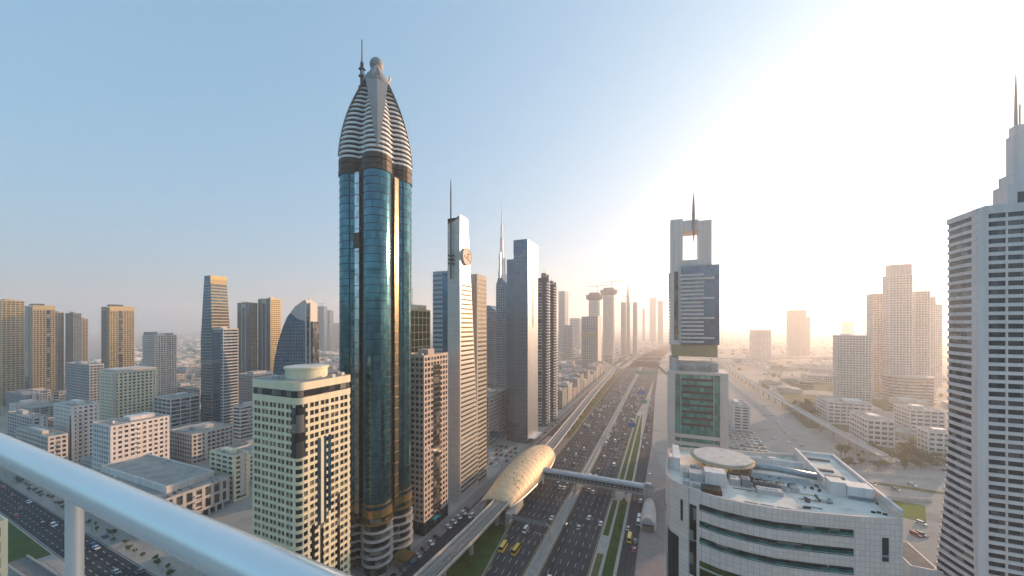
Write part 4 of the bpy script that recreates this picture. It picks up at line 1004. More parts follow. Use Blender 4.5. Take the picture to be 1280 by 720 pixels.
# --- far skyline
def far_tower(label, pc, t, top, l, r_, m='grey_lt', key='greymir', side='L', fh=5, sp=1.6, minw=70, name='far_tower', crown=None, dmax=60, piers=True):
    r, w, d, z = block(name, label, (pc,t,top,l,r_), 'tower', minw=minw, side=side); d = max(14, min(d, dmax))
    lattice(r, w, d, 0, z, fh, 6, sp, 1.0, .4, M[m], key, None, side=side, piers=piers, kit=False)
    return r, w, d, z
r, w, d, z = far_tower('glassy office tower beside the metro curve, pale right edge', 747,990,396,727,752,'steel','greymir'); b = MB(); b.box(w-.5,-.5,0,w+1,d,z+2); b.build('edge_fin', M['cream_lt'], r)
b = MB(); b.box(-.4,-.5,z*.62,w,.4,z*.70); b.build('sky_band', G['strip'], r)
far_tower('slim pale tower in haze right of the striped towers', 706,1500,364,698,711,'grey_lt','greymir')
for lab, px_, t_, top, wd in (('left construction tower with bulging scaffold top and crane', 743,1250,366,17), ('right construction tower with bulging scaffold top', 761,1330,360,17)):
    c = (px_-640)/FPX; x, y = t_*(FW[0]+c*RT[0]), t_*(FW[1]+c*RT[1]); zz = CAM_H-(top-405)*t_/450; ww = wd*t_/450
    r = thing('construction_tower', lab, 'tower', (x,y,0)); b = MB(); b.lathe(0,0,[(ww*.42,0),(ww*.42,zz-26)],20); b.build('shaft', M['grey_lt'], r)
    b = MB()
    for k in range(int((zz-30)/6)): b.lathe(0,0,[(ww*.43,k*6),(ww*.43,k*6+2)],20)
    b.build('floor_band', M['grey'], r)
    b = MB(); b.lathe(0,0,[(ww*.4,zz-27),(ww*.62,zz-20),(ww*.62,zz-8),(ww*.4,zz-6),(ww*.38,zz)],14); b.build('scaffold_top', M['concrete_dark'], r)
    b = MB(); b.tube([(ww*.2,0,zz),(ww*.2,0,zz+26)],.9,5); b.tube([(-ww*.5,0,zz+22),(ww*1.0,0,zz+24)],.7,5); b.build('crane', M['bronze'], r)
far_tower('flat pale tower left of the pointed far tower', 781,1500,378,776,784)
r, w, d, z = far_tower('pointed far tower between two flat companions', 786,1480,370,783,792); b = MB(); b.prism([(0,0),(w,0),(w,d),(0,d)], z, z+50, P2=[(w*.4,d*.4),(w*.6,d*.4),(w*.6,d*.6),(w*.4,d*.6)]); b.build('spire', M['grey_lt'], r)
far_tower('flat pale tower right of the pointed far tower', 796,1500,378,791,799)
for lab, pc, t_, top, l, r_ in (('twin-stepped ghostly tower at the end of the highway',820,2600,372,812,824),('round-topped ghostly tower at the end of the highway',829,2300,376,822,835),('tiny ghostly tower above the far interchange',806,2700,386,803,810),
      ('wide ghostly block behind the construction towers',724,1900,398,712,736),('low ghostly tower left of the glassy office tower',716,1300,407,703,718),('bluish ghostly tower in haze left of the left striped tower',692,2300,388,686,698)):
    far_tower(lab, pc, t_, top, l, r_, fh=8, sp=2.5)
# hazy blue cluster left of the rose tower
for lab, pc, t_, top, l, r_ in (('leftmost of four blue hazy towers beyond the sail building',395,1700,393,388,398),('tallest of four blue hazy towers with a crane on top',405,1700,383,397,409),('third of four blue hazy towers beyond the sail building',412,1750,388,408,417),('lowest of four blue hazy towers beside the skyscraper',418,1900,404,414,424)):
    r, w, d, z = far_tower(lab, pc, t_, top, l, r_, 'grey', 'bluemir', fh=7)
    if 'crane' in lab: b = MB(); b.tube([(w*.5,d*.5,z),(w*.5,d*.5,z+14)],1,5); b.tube([(-w*.2,d*.5,z+13),(w*.9,d*.5,z+14)],.9,5); b.build('crane', M['bronze'], r)
# super-tall spire
tB = 1250.0; c = (627-640)/FPX; r = thing('needle_tower', 'hazy super-tall stepped needle tower on the skyline', 'skyscraper', (tB*(FW[0]+c*RT[0]), tB*(FW[1]+c*RT[1]),0))
zB = CAM_H+(405-250)*tB/450
for q in range(3):
    a = q*2*pi/3+.5; steps = [(25,.30),(21,.42),(17,.54),(13,.64)]; 
    for i, (ln, fr_) in enumerate(steps):
        b = MB(); h0 = 0 if i == 0 else zB*steps[i-1][1]
        b.cbox(cos(a)*ln/2, sin(a)*ln/2, h0, ln, 11-1.5*i, zB*fr_-h0+q*9, rz=a); b.build('wing', M['steel'], r)
b = MB(); b.lathe(0,0,[(9.5,0),(9,zB*.5),(8,zB*.64),(6.2,zB*.70),(5.8,zB*.76),(4,zB*.77),(3.6,zB*.84),(1.9,zB*.85),(1.6,zB*.92),(.7,zB*.93),(.3,zB)],14); b.build('shaft', M['steel'], r)

# --- right-hand hazy group
def rb(lab, pc, t_, top, l, r_, m='white', key='dark', fh=4, sp=1.8, dmax=40, name='hazy_tower', minw=90, piers=True, kit=False):  # default white walls paint in extra haze on this group
    r, w, d, z = block(name, lab, (pc,t_,top,l,r_), 'tower', minw=minw, side='R'); d = min(d,dmax)
    lattice(r, w, d, 0, z, fh, 4, sp, 1.0, .4, M[m], key, None, side='R', piers=piers, kit=kit); return r, w, d, z
r, w, d, z = rb('tallest hazy tower left of the ribbed tower with mast and curved ribbed base', 1112,600,345,1103,1141)
b = MB(); b.box(w*.1,2,z,w,d-2,z+19); b.build('upper_block', M['grey_lt'], r); b = MB(); b.tube([(w*.86,d*.5,z+19),(w*.86,d*.5,z+52)],.6,6); b.build('mast', M['metal'], r)
for k in range(9):
    b = MB(); b.prism([(-2,-1),(w*.2,-9),(w*.7,-12),(w+24,-8),(w+26,6),(w+20,d),(-2,d)], k*5+2, k*5+4.6); b.build('base_ring', M['grey_lt'], r)
b = MB(); b.prism([(-1,0),(w*.2,-7.5),(w*.7,-10.5),(w+22,-6.5),(w+24,6),(w+18,d-1),(-1,d-1)], 0, 44); b.build('base_glazing', G['dark'], r)
rb('hazy tower joined to the right of the mast tower', 1144,604,365,1141,1163)
rb('hazy tower joined to the left of the mast tower', 1092,640,368,1083,1104)
rb('faint tower behind the hazy group, nearest the ribbed tower', 1166,760,381,1160,1178)
rb('faint narrow tower between the mast tower group and the ribbed tower', 1150,700,372,1146,1170)
rb('boxy hazy hotel block with window grid left of the mast tower', 1046,615,420,1041,1090, kit=True)
rb('stepped hazy tower standing alone on the right plain', 986,1500,388,983,1008,'grey_lt','dark')
rb('lower annex of the lone stepped hazy tower', 1004,1490,396,1000,1013)
rb('short striped hazy tower left of the lone stepped tower', 940,1250,413,933,964)
rb('tiny faint tower low between the lone tower and the hotel block', 1055,2000,403,1052,1068)
rb('thin hazy apartment pair behind the low plain houses', 1016,900,461,1012,1039)
for lab, pc, t_, top, l, r_ in (('low hazy office nearest the tree row on the right', 1084,385,526,1062,1119), ('long low hazy block below the boxy hotel block', 1035,470,503,1020,1091),
     ('long low hazy block below the mast tower', 1137,440,513,1117,1182), ('low hazy block touching the ribbed tower edge', 1160,350,541,1146,1200)):
    r, w, d, z = block('low_block', lab, (pc,t_,top,l,r_), 'building', side='R', minw=110); lattice(r, w, min(d,50), 0, z, 5, 6, 2.6, 1.2, .5, M['white'], 'dark', 'w' if '385' else None, side='R')
r, w, d, z = block('car_park_block', 'pale balconied block beside the car park right of the frame tower', (916,445,508,908,938), 'building', side='R', minw=40)
lattice(r, w, 40, 0, z, 3.4, 8, 1.7, 2, .5, M['white'], 'dark', None, side='R')

# --- fields of low houses
rng = random.Random(99)
def free(x0,x1,y0,y1,m=4):
    return all(x1+m < a or x0-m > b_ or y1+m < c_ or y0-m > d_ for a,b_,c_,d_ in FOOT)
wallsL = ['cream_lt','sand','white','grey_lt','pink']
def field(n, xr, yr, cond, label, grp, hr=(6,20), sr=(16,40)):
    k = 0; tries = 0
    while k < n and tries < n*40:
        tries += 1; x, y = rng.uniform(*xr), yr[0]+(yr[1]-yr[0])*rng.random()**1.3; ww, dd, hh = rng.uniform(*sr), rng.uniform(*sr), rng.uniform(*hr)
        if not cond(x,y) or not free(x,x+ww,y,y+dd): continue
        FOOT.append((x,x+ww,y,y+dd)); k += 1
        mm = rng.choice(wallsL); r = thing('low_house', label[mm], 'house', (x,y,0), 0, grp)
        q_ = rng.choice(STY); lattice(r, ww, dd, 0, hh, q_[0], q_[1], q_[2], q_[3], .45, M[mm], 'dark', rmat=M['roof'], kit=rng.random() < .6, piers=q_[4])
cn = dict(cream_lt='pale stone',sand='sandy',white='white',grey_lt='light grey',pink='pinkish')
field(120, (-1250,-200), (125,620), lambda x,y: y > 130 - .042*(x+285) and (x < -190) and not (-330 < x < -180 and y < 200), {k: v+' low flat-roofed building among the left towers' for k,v in cn.items()}, 'low buildings among the left towers', (8,24), (20,42))
field(60, (-620,-170), (420,1300), lambda x,y: x < -175, {k: v+' flat-roofed low house behind the towers along the metro' for k,v in cn.items()}, 'low houses behind the metro-side towers', (7,22))
field(70, (185,1500), (430,1700), lambda x,y: x > 190+.0*y, {k: v+' low house on the hazy plain at right' for k,v in cn.items()}, 'low houses on the hazy right plain', (5,14), (18,50))
b = MB(); mi = 0
for i in range(2600):
    y = 500+6500*rng.random()**1.6; x = rng.uniform(-2.1,.9)*(y+300)
    if -170 < x-.03*max(0,y-1150) < 190 and y < 1300: continue
    if y > 1100 and abs(x - .055*(y-1150)) < 120: continue
    if x < 0 and y < 620 and x > -1250 : continue
    ww, dd, hh = rng.uniform(12,36), rng.uniform(12,36), rng.uniform(4,11)
    if not free(x,x+ww,y,y+dd,1): continue
    b.box(x,y,0,x+ww,y+dd,hh, rng.randint(0,3)); b.box(x+.5,y+.5,hh,x+ww*.5,y+dd*.5,hh+2.5, rng.randint(0,3))
b.build('distant_houses', [M['cream_lt'],M['pink'],M['sand'],M['white']], kind='stuff')['label'] = 'distant low city spreading to the horizon'
b = MB()
for i in range(5200):
    y = 450+5200*rng.random()**1.5; x = rng.uniform(-2.1,.9)*(y+300)
    if -175 < x < 190 and y < 1300: continue
    if y > 1100 and abs(x - .055*(y-1150)) < 110: continue
    if not free(x-3,x+3,y-3,y+3,1): continue
    s_ = rng.uniform(2.5,5.5)
    b.lathe(x,y,[(s_*.5,0.2),(s_,s_*.6),(s_*.8,s_*1.2),(.2,s_*1.6)],6)
b.build('distant_trees', M['leaf'], kind='stuff')['label'] = 'distant tree cover between the far houses'

# ------------------------------------------------------------------ metro station, footbridge, gantry, signs
r = thing('metro_station', 'golden shell-roofed metro station over the elevated track', 'station', (-103.5,274,0))
HL, HW = 57.0, 15.5
def shell(u, v, k=1.0):
    """u along -1..1, v across -1..1"""
    y = u*HL; f_ = 1-.30*u*u if u < 0 else (max(0,1-u**2.6))**.6*.72+.28
    w_ = HW*f_; x = v*w_; top = 12.5 + 10.5*max(0,1-abs(u-.1)**2/(1.21 if u < .1 else .81))**.75; e_ = 8.6 + .8*abs(u)
    zz = e_ + (top-e_)*(max(0,1-abs(v)**2.2))**.75
    return (x, y, zz)
b = MB(); nu, nv = 40, 20; vs = [shell(-1+2*i/nu, -1+2*j/nv) for i in range(nu+1) for j in range(nv+1)]
fs = [(i*(nv+1)+j, i*(nv+1)+j+1, (i+1)*(nv+1)+j+1, (i+1)*(nv+1)+j) for i in range(nu) for j in range(nv)]
b.add(vs, fs); sh = b.build('shell_roof', M['pearl'], r, smooth=True)
so = sh.modifiers.new('thickness', 'SOLIDIFY'); so.thickness = .6; so.offset = -1
rng = random.Random(8)
for i in range(60):                                                # little dark skylights
    u, v = rng.uniform(-.75,.8), rng.choice([-.55,-.35,-.15,.1,.3,.5,.68])+rng.uniform(-.05,.05)
    p = [Vector(shell(u+a, v+c_)) for a, c_ in ((0,0),(.022,0),(.022,.05),(0,.05))]; n_ = (p[1]-p[0]).cross(p[3]-p[0]).normalized()
    if n_.z < 0: n_ = -n_
    b = MB(); b.rings([[tuple(q+n_*.02) for q in p],[tuple(q+n_*.10) for q in p]]); b.build('skylight', M['bronze'], sh)
b = MB(); b.box(-9.5,-50,3,9.5,52,8.6); b.build('concourse', M['cream_lt'], r)
b = MB(); b.box(-9.9,-46,4.2,9.9,46,7.2); b.build('concourse_glazing', G['dark'], r)
b = MB(); b.box(9.5,-63,2,12.5,-38,8.4); b.build('side_wing', M['sand'], r)
b = MB(); b.box(-8.5,-63,2,-7.5,-50.5,8.4); b.build('side_wing', M['sand'], r)
b = MB(); b.box(12.5,-60,4,12.7,-49,8); b.build('notice_panel', M['paint'], r)
b = MB(); b.tube([shell(-1+2*i/nu, 1) for i in range(nu+1)], .55, 6); b.build('eave_trim', M['brushed'], r); b = MB(); b.tube([shell(-1+2*i/nu, -1) for i in range(nu+1)], .55, 6); b.build('eave_trim', M['brushed'], r)
for i in range(8):
    for s_ in (-1,1): b = MB(); b.lathe(s_*8,-48+i*13.6,[(.8,0),(.8,3)],10); b.build('column', M['concrete'], r)
for i in range(1,20):
    u = -1+i*.1; b = MB(); b.tube([tuple(Vector(shell(u,-1+2*j/20))+Vector((0,0,.05))) for j in range(21)], .09, 5); b.build('roof_seam', M['pearl'], sh)
for x, y, z_, w_, d_, h_ in ((-4,30,0,9,22,0),): pass
r = thing('footbridge', 'enclosed silver footbridge spanning the highway from the station', 'footbridge', (-94,279,0))
b = MB(); b.box(0,-3.4,6.6,80,3.4,8.2); b.build('deck', M['concrete'], r)
b = MB(); b.box(.5,-3.1,8.2,79.5,3.1,11.6); b.build('side_glazing', G['blue'], r)
b = MB(); R = []
for x in (-.3,80.3): R.append([(x,-3.7,11.4),(x,3.7,11.4),(x,3.5,12.6),(x,1.6,13.4),(x,-1.6,13.4),(x,-3.5,12.6)])
b.rings(R); b.build('roof', M['steel'], r)
b = MB()
for i in range(27): b.box(i*3,-3.25,8.2,i*3+.25,3.25,11.45)
b.box(0,-3.3,9.2,80,-3.2,9.4); b.build('mullion', M['grey_lt'], r)
for x in (3,30.5,59.5,74): b = MB(); b.cbox(x,0,0,1.4,2.4,6.7); b.cbox(x,0,5.8,1.8,5.8,.85); b.build('pier', M['concrete'], r)
r = thing('bridge_tower', 'grey lift tower with louvred top where the footbridge lands', 'lift tower', (-10.5,279,0))
b = MB(); b.box(-3.2,-3.6,0,4,4.5,12.8); b.build('wall', M['sand'], r); b = MB(); b.box(-2.8,-3.2,12.8,3.6,4.1,13.6); b.build('roof', M['grey'], r)
b = MB(); b.box(-1.5,-1.5,13.6,2,2,14.4); b.build('vent', M['metal'], r)
r = thing('entrance_pod', 'rounded beige station entrance pod on the pavement', 'entrance', (-9.4,241,0))
b = MB(); R = []
for y, k_ in ((0,1),(10,1.05),(20,1.0),(30,.85),(34,.7)): R.append([(4.6*k_*cos(pi-pi*i/12), y, .15+ (8.2*k_)*max(.02,sin(pi*i/12))**.7) for i in range(13)])
b.rings(R); b.build('shell', M['cream_lt'], r, smooth=False)
b = MB(); b.box(-3.2,-.15,.15,3.2,.3,5.2); b.build('door', G['dark'], r); b = MB(); b.box(-4.6,-2.4,5.4,4.6,.4,5.8); b.build('canopy', M['grey'], r)
# sign gantry
r = thing('sign_gantry', 'grey sign gantry with bent posts over the left carriageway', 'gantry', (-92,208,0))
for x0_, x1_ in ((0,3),(29,26)):
    b = MB(); b.tube([(x0_,0,0),(x0_,0,7.4),(x0_+(x1_-x0_)*.35,0,8.8),(x1_,0,9.3)],.38,8); b.build('post', M['metal'], r)
b = MB()
for yy_, zz in ((-.7,9.5),(.7,9.5),(-.7,8.3),(.7,8.3)): b.tube([(2,yy_,zz),(27,yy_,zz)],.2,6)
for i in range(13): b.tube([(2+i*2,-.7,8.3),(3.0+i*2,.7,9.5)],.12,5); b.tube([(2+i*2,-.7,9.5),(3.0+i*2,-.7,8.3)],.12,5)
b.build('truss', M['grey'], r)
for x in (4,12,20): b = MB(); b.box(x,.9,7.2,x+6.4,1.15,10.4); b.build('sign_panel', M['concrete_dark'], r)
def road_sign(label, px, py, w_, h_, m, z_=5.2, nm='road_sign'):
    x, y = at(px, py, z_+h_/2); r = thing(nm, label, 'sign', (x,y,0)); b = MB(); b.box(-w_/2,-.12,z_,w_/2,.12,z_+h_); p = b.build('sign_panel', M[m], r)
    b = MB(); b.box(-w_/2+.2,-.16,z_+.2,w_/2-.2,-.1,z_+.32); b.box(-w_/2+.2,-.16,z_+h_-.32,w_/2-.2,-.1,z_+h_-.2); b.build('sign_border', M['paint'], p)
    for x_ in (-w_*.32,w_*.32): b = MB(); b.tube([(x_,.3,0),(x_,.3,z_+h_)],.18,6); b.build('post', M['metal'], r)
road_sign('nearest blue road sign on the verge of the right carriageway', 790, 531, 7.5, 5.5, 'sign_blue')
road_sign('green road sign farther along the right carriageway', 805, 502, 9, 6.5, 'sign_green')
road_sign('farther blue road sign before the green one', 802, 491, 12, 6.5, 'sign_blue')
road_sign('widest pale teal gantry board far down the highway', 806, 466, 40, 8, 'sign_green', 6, 'gantry_board')

# street lamps along the median and the streets
def lamp(h=12.0, two=True):
    r = thing('street_lamp', 'tall twin-armed lamp post on the highway median', 'street lamp', (0,0,0))
    b = MB(); b.tube([(0,0,0),(0,0,h)],[.16,.09],6); b.build('post', M['metal'], r)
    for s_ in ((-1,1) if two else (1,)):
        b = MB(); b.tube([(0,0,h-.3),(s_*1.2,0,h+.3),(s_*2.4,0,h+.4)],.07,5); a = b.build('arm', M['metal'], r)
        b = MB(); b.box(s_*2.4-.5,-.18,h+.28,s_*2.4+.5,.18,h+.46); b.build('lamp_head', M['grey_lt'], r)
    return r
LP = lamp(); remember(LP)
segs = lambda y: 'before the sign gantry' if y < 205 else 'between sign gantry and footbridge' if y < 278 else 'just past the footbridge' if y < 420 else 'beside the striped towers' if y < 620 else 'far along the highway'
for i, y in enumerate(range(150, 1100, 42)):
    o = LP if i == 0 else copy_tree(LP); o.location = (-63.5, y, .16); o['group'] = 'lamps on the highway median'; o['label'] = 'tall twin-armed lamp post on the median '+segs(y)
SL = lamp(9, False); remember(SL)
for i in range(11):
    x = -240-30*i; o = SL if i == 0 else copy_tree(SL); X_, Y_ = st(x, 103.2); o.location = (X_,Y_,.1); o.rotation_euler = (0,0,-pi/2); o['label'] = 'single-armed lamp post along the left cross street'; o['group'] = 'lamps along the cross street'; o['category'] = 'street lamp'

# ------------------------------------------------------------------ vehicles
PAINTS = {'white': (.78,.78,.76), 'silver': (.45,.46,.47), 'black': (.02,.02,.022), 'grey': (.14,.145,.15), 'red': (.35,.03,.025), 'blue': (.05,.10,.25), 'yellow': (.78,.52,.03), 'beige': (.5,.42,.3)}
CARM = {k: mat(k+'_car_paint', v, .25, .03, 2, spec=.6, coat=.6) for k, v in PAINTS.items()}
def car_parts(kind):
    L_, W_, H_, hood, roof0, roof1, belt = dict(car=(4.7,1.85,1.48,1.15,1.75,3.5,.88), suv=(4.9,2.0,1.85,1.2,1.7,4.5,1.05), van=(5.6,2.05,2.35,.6,1.0,5.3,1.25), bus=(7.2,2.3,2.75,.25,.5,7.0,1.35))[kind]
    k = 1.12; b = MB(); y0 = -L_/2
    prof = [(0,.38),(0,.72),(hood*.5,belt-.06),(hood,belt),(L_-.35,belt),(L_,belt-.12),(L_,.38)]
    h = W_/2
    b.rings([[(x,y0+y,z) for y, z in prof] for x in (-h+.06,-h,h,h-.06)][1:3])
    b.rings([[(-h*.80,y0+roof0,H_-.07),(h*.80,y0+roof0,H_-.07),(h*.80,y0+roof1,H_-.07),(-h*.80,y0+roof1,H_-.07)],[(-h*.74,y0+roof0+.1,H_),(h*.74,y0+roof0+.1,H_),(h*.74,y0+roof1-.1,H_),(-h*.74,y0+roof1-.1,H_)]])
    body = b
    g_ = MB(); r1 = min(L_-.08, roof1+.55)
    g_.rings([[(-h*.95,y0+hood-.02,belt-.02),(h*.95,y0+hood-.02,belt-.02),(h*.95,y0+r1,belt-.02),(-h*.95,y0+r1,belt-.02)],[(-h*.79,y0+roof0,H_-.07),(h*.79,y0+roof0,H_-.07),(h*.79,y0+roof1,H_-.07),(-h*.79,y0+roof1,H_-.07)]])
    wh = []
    for sx_ in (-1,1):
        for yy_ in (y0+.95, y0+L_-.95):
            w_ = MB(); w_.rings([[(sx_*(h-.2+q),yy_+.36*cos(2*pi*i/10),.36+.36*sin(2*pi*i/10)) for i in range(10)] for q in (0,.24)]); wh.append(w_)
    return body, g_, wh
MESH = {}
def meshes(kind, colr):
    if (kind, colr) not in MESH:
        bo, g_, wh = car_parts(kind); pre = len(bpy.data.objects)
        o1 = bo.build('body', CARM[colr]); ms = [o1.data]; tmp = [o1]
        o2 = g_.build('window', G['car']); ms.append(o2.data); tmp.append(o2)
        for w_ in wh: o3 = w_.build('wheel', M['rubber']); ms.append(o3.data); tmp.append(o3)
        far = MB(); far.add(bo.v, bo.f, 0); far.add(g_.v, g_.f, 1)
        for w_ in wh: far.add(w_.v, w_.f, 2)
        o4 = far.build('car', [CARM[colr], G['car'], M['rubber']]); tmp.append(o4); MESH[(kind, colr)] = (ms, o4.data)
        for o in tmp: bpy.data.objects.remove(o)
    return MESH[(kind, colr)]
KN = {'car': 'car', 'suv': 'off-roader', 'van': 'van', 'bus': 'minibus'}
def vehicle(kind, colr, x, y, z, heading, label, group, name=None, parts=True):
    ms, fm = meshes(kind, colr); nm = name or {'car':'car','suv':'car','van':'van','bus':'minibus'}[kind]
    if parts:
        r = thing(nm, label, ('car' if kind in ('car','suv') else KN[kind]), (x,y,z), heading, group); r.scale = (1.15,)*3
        link('body', ms[0], r); link('window', ms[1], r)
        for w_ in ms[2:]: link('wheel', w_, r)
    else:
        r = link(nm, fm, None, (x,y,z)); r.rotation_euler = (0,0,heading); r.scale = (1.15,)*3; tag(r, label, 'car' if kind in ('car','suv') else KN[kind], group)
    return r
rng = random.Random(31)
ORD = ['beside the median','second from the median','third from the median','fourth from the median','fifth from the median','sixth from the median','seventh from the median','on the outer edge']
SEG2 = lambda y: 'before the sign gantry' if y < 205 else 'between gantry and footbridge' if y < 276 else 'just past the footbridge' if y < 380 else 'short of the blue sign' if y < 520 else 'beyond the blue sign' if y < 700 else 'far along'
def traffic(side, lanes, heading, n, yr, grp, pw):
    done = []
    k = 0; tries = 0
    while k < n and tries < 9000:
        tries += 1; li = rng.randrange(len(lanes)); x = lanes[li]; y = yr[0]+(yr[1]-yr[0])*rng.random()**pw
        edge = -86 if y < 165 else -86-12*min(1,(y-165)/100)
        if side == 'left' and x < edge+2.2: continue
        if any(abs(q[0]-x) < 1.5 and abs(q[1]-y) < 9.5 for q in done): continue
        done.append((x,y)); k += 1
        kind = rng.choices(['car','suv','van'],[.55,.33,.12])[0]; c_ = rng.choices(list(PAINTS),[.52,.15,.10,.10,.04,.03,.0,.06])[0]
        if kind == 'van': c_ = 'white'
        far = y > 330
        where = f"lane {ORD[min(li,7)]}, {side} carriageway, {SEG2(y)}"
        vehicle(kind, c_, x+rng.uniform(-.3,.3), y, .02, heading+rng.uniform(-.02,.02), f"{c_} {KN[kind]} in {where}", grp, parts=not far)
traffic('left', [-68.9-3.65*i for i in range(9)], 0, 92, (160,1000), 'vehicles on the left carriageway', .72)
traffic('right', [-57.9-0+4.0*i for i in range(6)], pi, 140, (150,1060), 'vehicles on the right carriageway', .62)
x, y = at(629,684,1); vehicle('bus','yellow',x,y,.02,.04,'left of two yellow minibuses on the left carriageway below the gantry','yellow minibuses')
x, y = at(645,688,1); vehicle('bus','yellow',x,y,.02,-.04,'right of two yellow minibuses on the left carriageway below the gantry','yellow minibuses')
x, y = at(787,673,1); vehicle('bus','yellow',x,y,.02,0,'single yellow minibus on the service road right of the verge','yellow minibuses')
for px, py, c_, kd, lab in ((798,653,'white','van','nearer white van queued on the service road by the entrance pod'),(799,647,'white','van','farther white van queued on the service road by the entrance pod'),(785,660,'silver','car','silver car driving along the service road by the queue'),
        (794,676,'grey','car','grey car parked beside the yellow minibus'),(793,687,'red','car','red car parked behind the grey car on the service road'),(801,626,'white','suv','white car waiting beside the footbridge lift tower'),(812,593,'white','car','white car turning past the footbridge lift tower')):
    x, y = at(px, py, .7); vehicle(kd, c_, x, y, .02, pi, lab, 'vehicles on the service road')
for i in range(20):
    y = 400+i*16+rng.uniform(-4,4); c_ = rng.choice(['white','silver','black','grey','white']); vehicle('car', c_, -20.4+rng.choice([0,3.4]), y, .02, pi, f"{c_} car queued far along the service road", 'far vehicles on the service road', parts=False)
for i in range(14):
    y = 140+i*6.2; c_ = rng.choice(['white','silver','black','grey','white','blue'])
    if 184 < y < 190: continue
    vehicle('car', c_, -126.9, y, .13, pi/2.6+rng.uniform(-.05,.05), f"{c_} car parked at an angle below the rose stone block", 'cars parked along the frontage', name='parked_car')
for i in range(9):
    y = 125+i*29+rng.uniform(-5,5); c_ = rng.choice(['white','silver','black','beige']); vehicle('suv' if i%2 else 'car', c_, -115.5 if i%3 else -119.5, y, .02, 0, f"{c_} car on the frontage road under the metro track", 'cars on the frontage road')
for i in range(30):
    c_ = rng.choice(['white','silver','black','grey','white','red']); vehicle('car', c_, -164+(i%6)*5.4+rng.uniform(-.4,.4), 300+(i//6)*11.5, .02, pi/2*0+rng.uniform(-.08,.08), f"{c_} car in the open lot left of the station", 'cars in the station lot', name='parked_car', parts=False)
for i in range(18):
    y = 410+i*15; c_ = rng.choice(['white','silver','black','grey','beige']); vehicle('car', c_, -130, y, .12, .4, f"{c_} car parked along the street block row", 'cars parked by the street blocks', name='parked_car', parts=False)
for px, py, c_, kd, dr, lab in ((4,609,'red','car',1,'red car leaving at the left end of the cross street'),(15,619,'red','car',1,'dark red car right of the leaving red car on the cross street'),(36,627,'white','car',1,'white and red lit car in the upper lane of the cross street'),(25,636,'black','car',1,'black car mid street above the rail post'),(20,644,'red','car',1,'red car nearest the street lawn'),
      (54,655,'black','suv',1,'long black car beside a white one left of the rail post'),(67,656,'white','suv',1,'white car just left of the rail post'),(131,670,'blue','car',-1,'blue car on the far kerb lane right of the rail post'),(116,680,'blue','car',-1,'blue car right behind a white one right of the rail post'),(120,684,'white','car',-1,'white car beside the blue one right of the rail post'),(145,714,'silver','car',-1,'silver car at the bottom edge right of the rail post'),(176,713,'grey','car',-1,'grey car nearest the arcade at the bottom edge')):
    x, y = at(px, py, .8); vehicle(kd, c_, x, y, .03, pi/2*dr-radians(2.4), lab, 'cars on the cross street')
# car park by the frame tower, and the lots on the right plain
for i in range(15):
    for j in range(7):
        if rng.random() < .16: continue
        c_ = rng.choice(['white','beige','silver','beige','white','grey'])
        x = 58+j*6.4; y = 345+i*11.5
        if x > 101: continue
        vehicle('car', c_, x+rng.uniform(-.3,.3), y, .04, pi/2+rng.uniform(-.05,.05), f"{c_} car in the packed car park behind the white office", 'cars in the packed car park', name='parked_car', parts=False)
def shade(x, y):
    pass
for i in range(26):
    c_ = rng.choice(['white','silver','white','grey','beige']); x, y = at(1075+i*4.4+rng.uniform(-1,1), 577+rng.uniform(-5,5)+i*.25, .7)
    vehicle('car', c_, x, y, .04, rng.choice([0,pi/2])+rng.uniform(-.1,.1), f"{c_} car parked by the tree row on the right plain", 'cars by the tree row', name='parked_car', parts=False)
for i in range(64):
    c_ = rng.choice(['white','silver','white','grey','beige','black']); x, y = at(1120+(i%16)*5.2+rng.uniform(-.6,.6), 549+(i//16)*5.5+rng.uniform(-.4,.4), .7)
    if free(x-4,x+4,y-4,y+4,0): vehicle('car', c_, x, y, .04, pi/2+rng.uniform(-.08,.08), f"{c_} car in the lot between the low hazy blocks", 'cars between the low hazy blocks', name='parked_car', parts=False)
for i, (a_, c2) in enumerate((((1060,592),(1175,600)),((1010,585),(1060,575)),((1085,622),(1165,628)))):
    p, e_ = at(*a_), at(*c2); w_ = thing('boundary_wall', ['long low boundary wall along the cross road on the right','short boundary wall behind the white office roof edge','low wall between small lawn and ribbed tower'][i], 'wall', (p[0],p[1],0)); b = MB(); dx, dy = e_[0]-p[0], e_[1]-p[1]; L_ = math.hypot(dx,dy); nx_, ny_ = -dy/L_*.3, dx/L_*.3
    b.prism([(0,0),(dx,dy),(dx+nx_,dy+ny_),(nx_,ny_)], 0, 2.4); b.build('wall', M['cream_lt'], w_)
for px, py, c_ in ((968,548,'white'),(980,540,'silver'),(985,553,'white'),(996,549,'beige'),(1003,557,'grey'),(972,528,'white'),(955,507,'white'),(962,519,'beige'),(978,535,'white')):
    x, y = at(px, py, .7); vehicle('car', c_, x, y, .05, pi, f"{c_} car driving on the hazy road right of the car park", 'cars on the hazy road', parts=False)
for px, py, c_ in ((1152,654,'white'),(1145,668,'red'),(1152,668,'grey'),(1140,606,'white'),(1120,612,'silver'),(1090,605,'white')):
    x, y = at(px, py, .7); vehicle('suv', c_, x, y, .05, .6, f"{c_} car on the ground between white office and ribbed tower", 'cars between office and ribbed tower', parts=False)

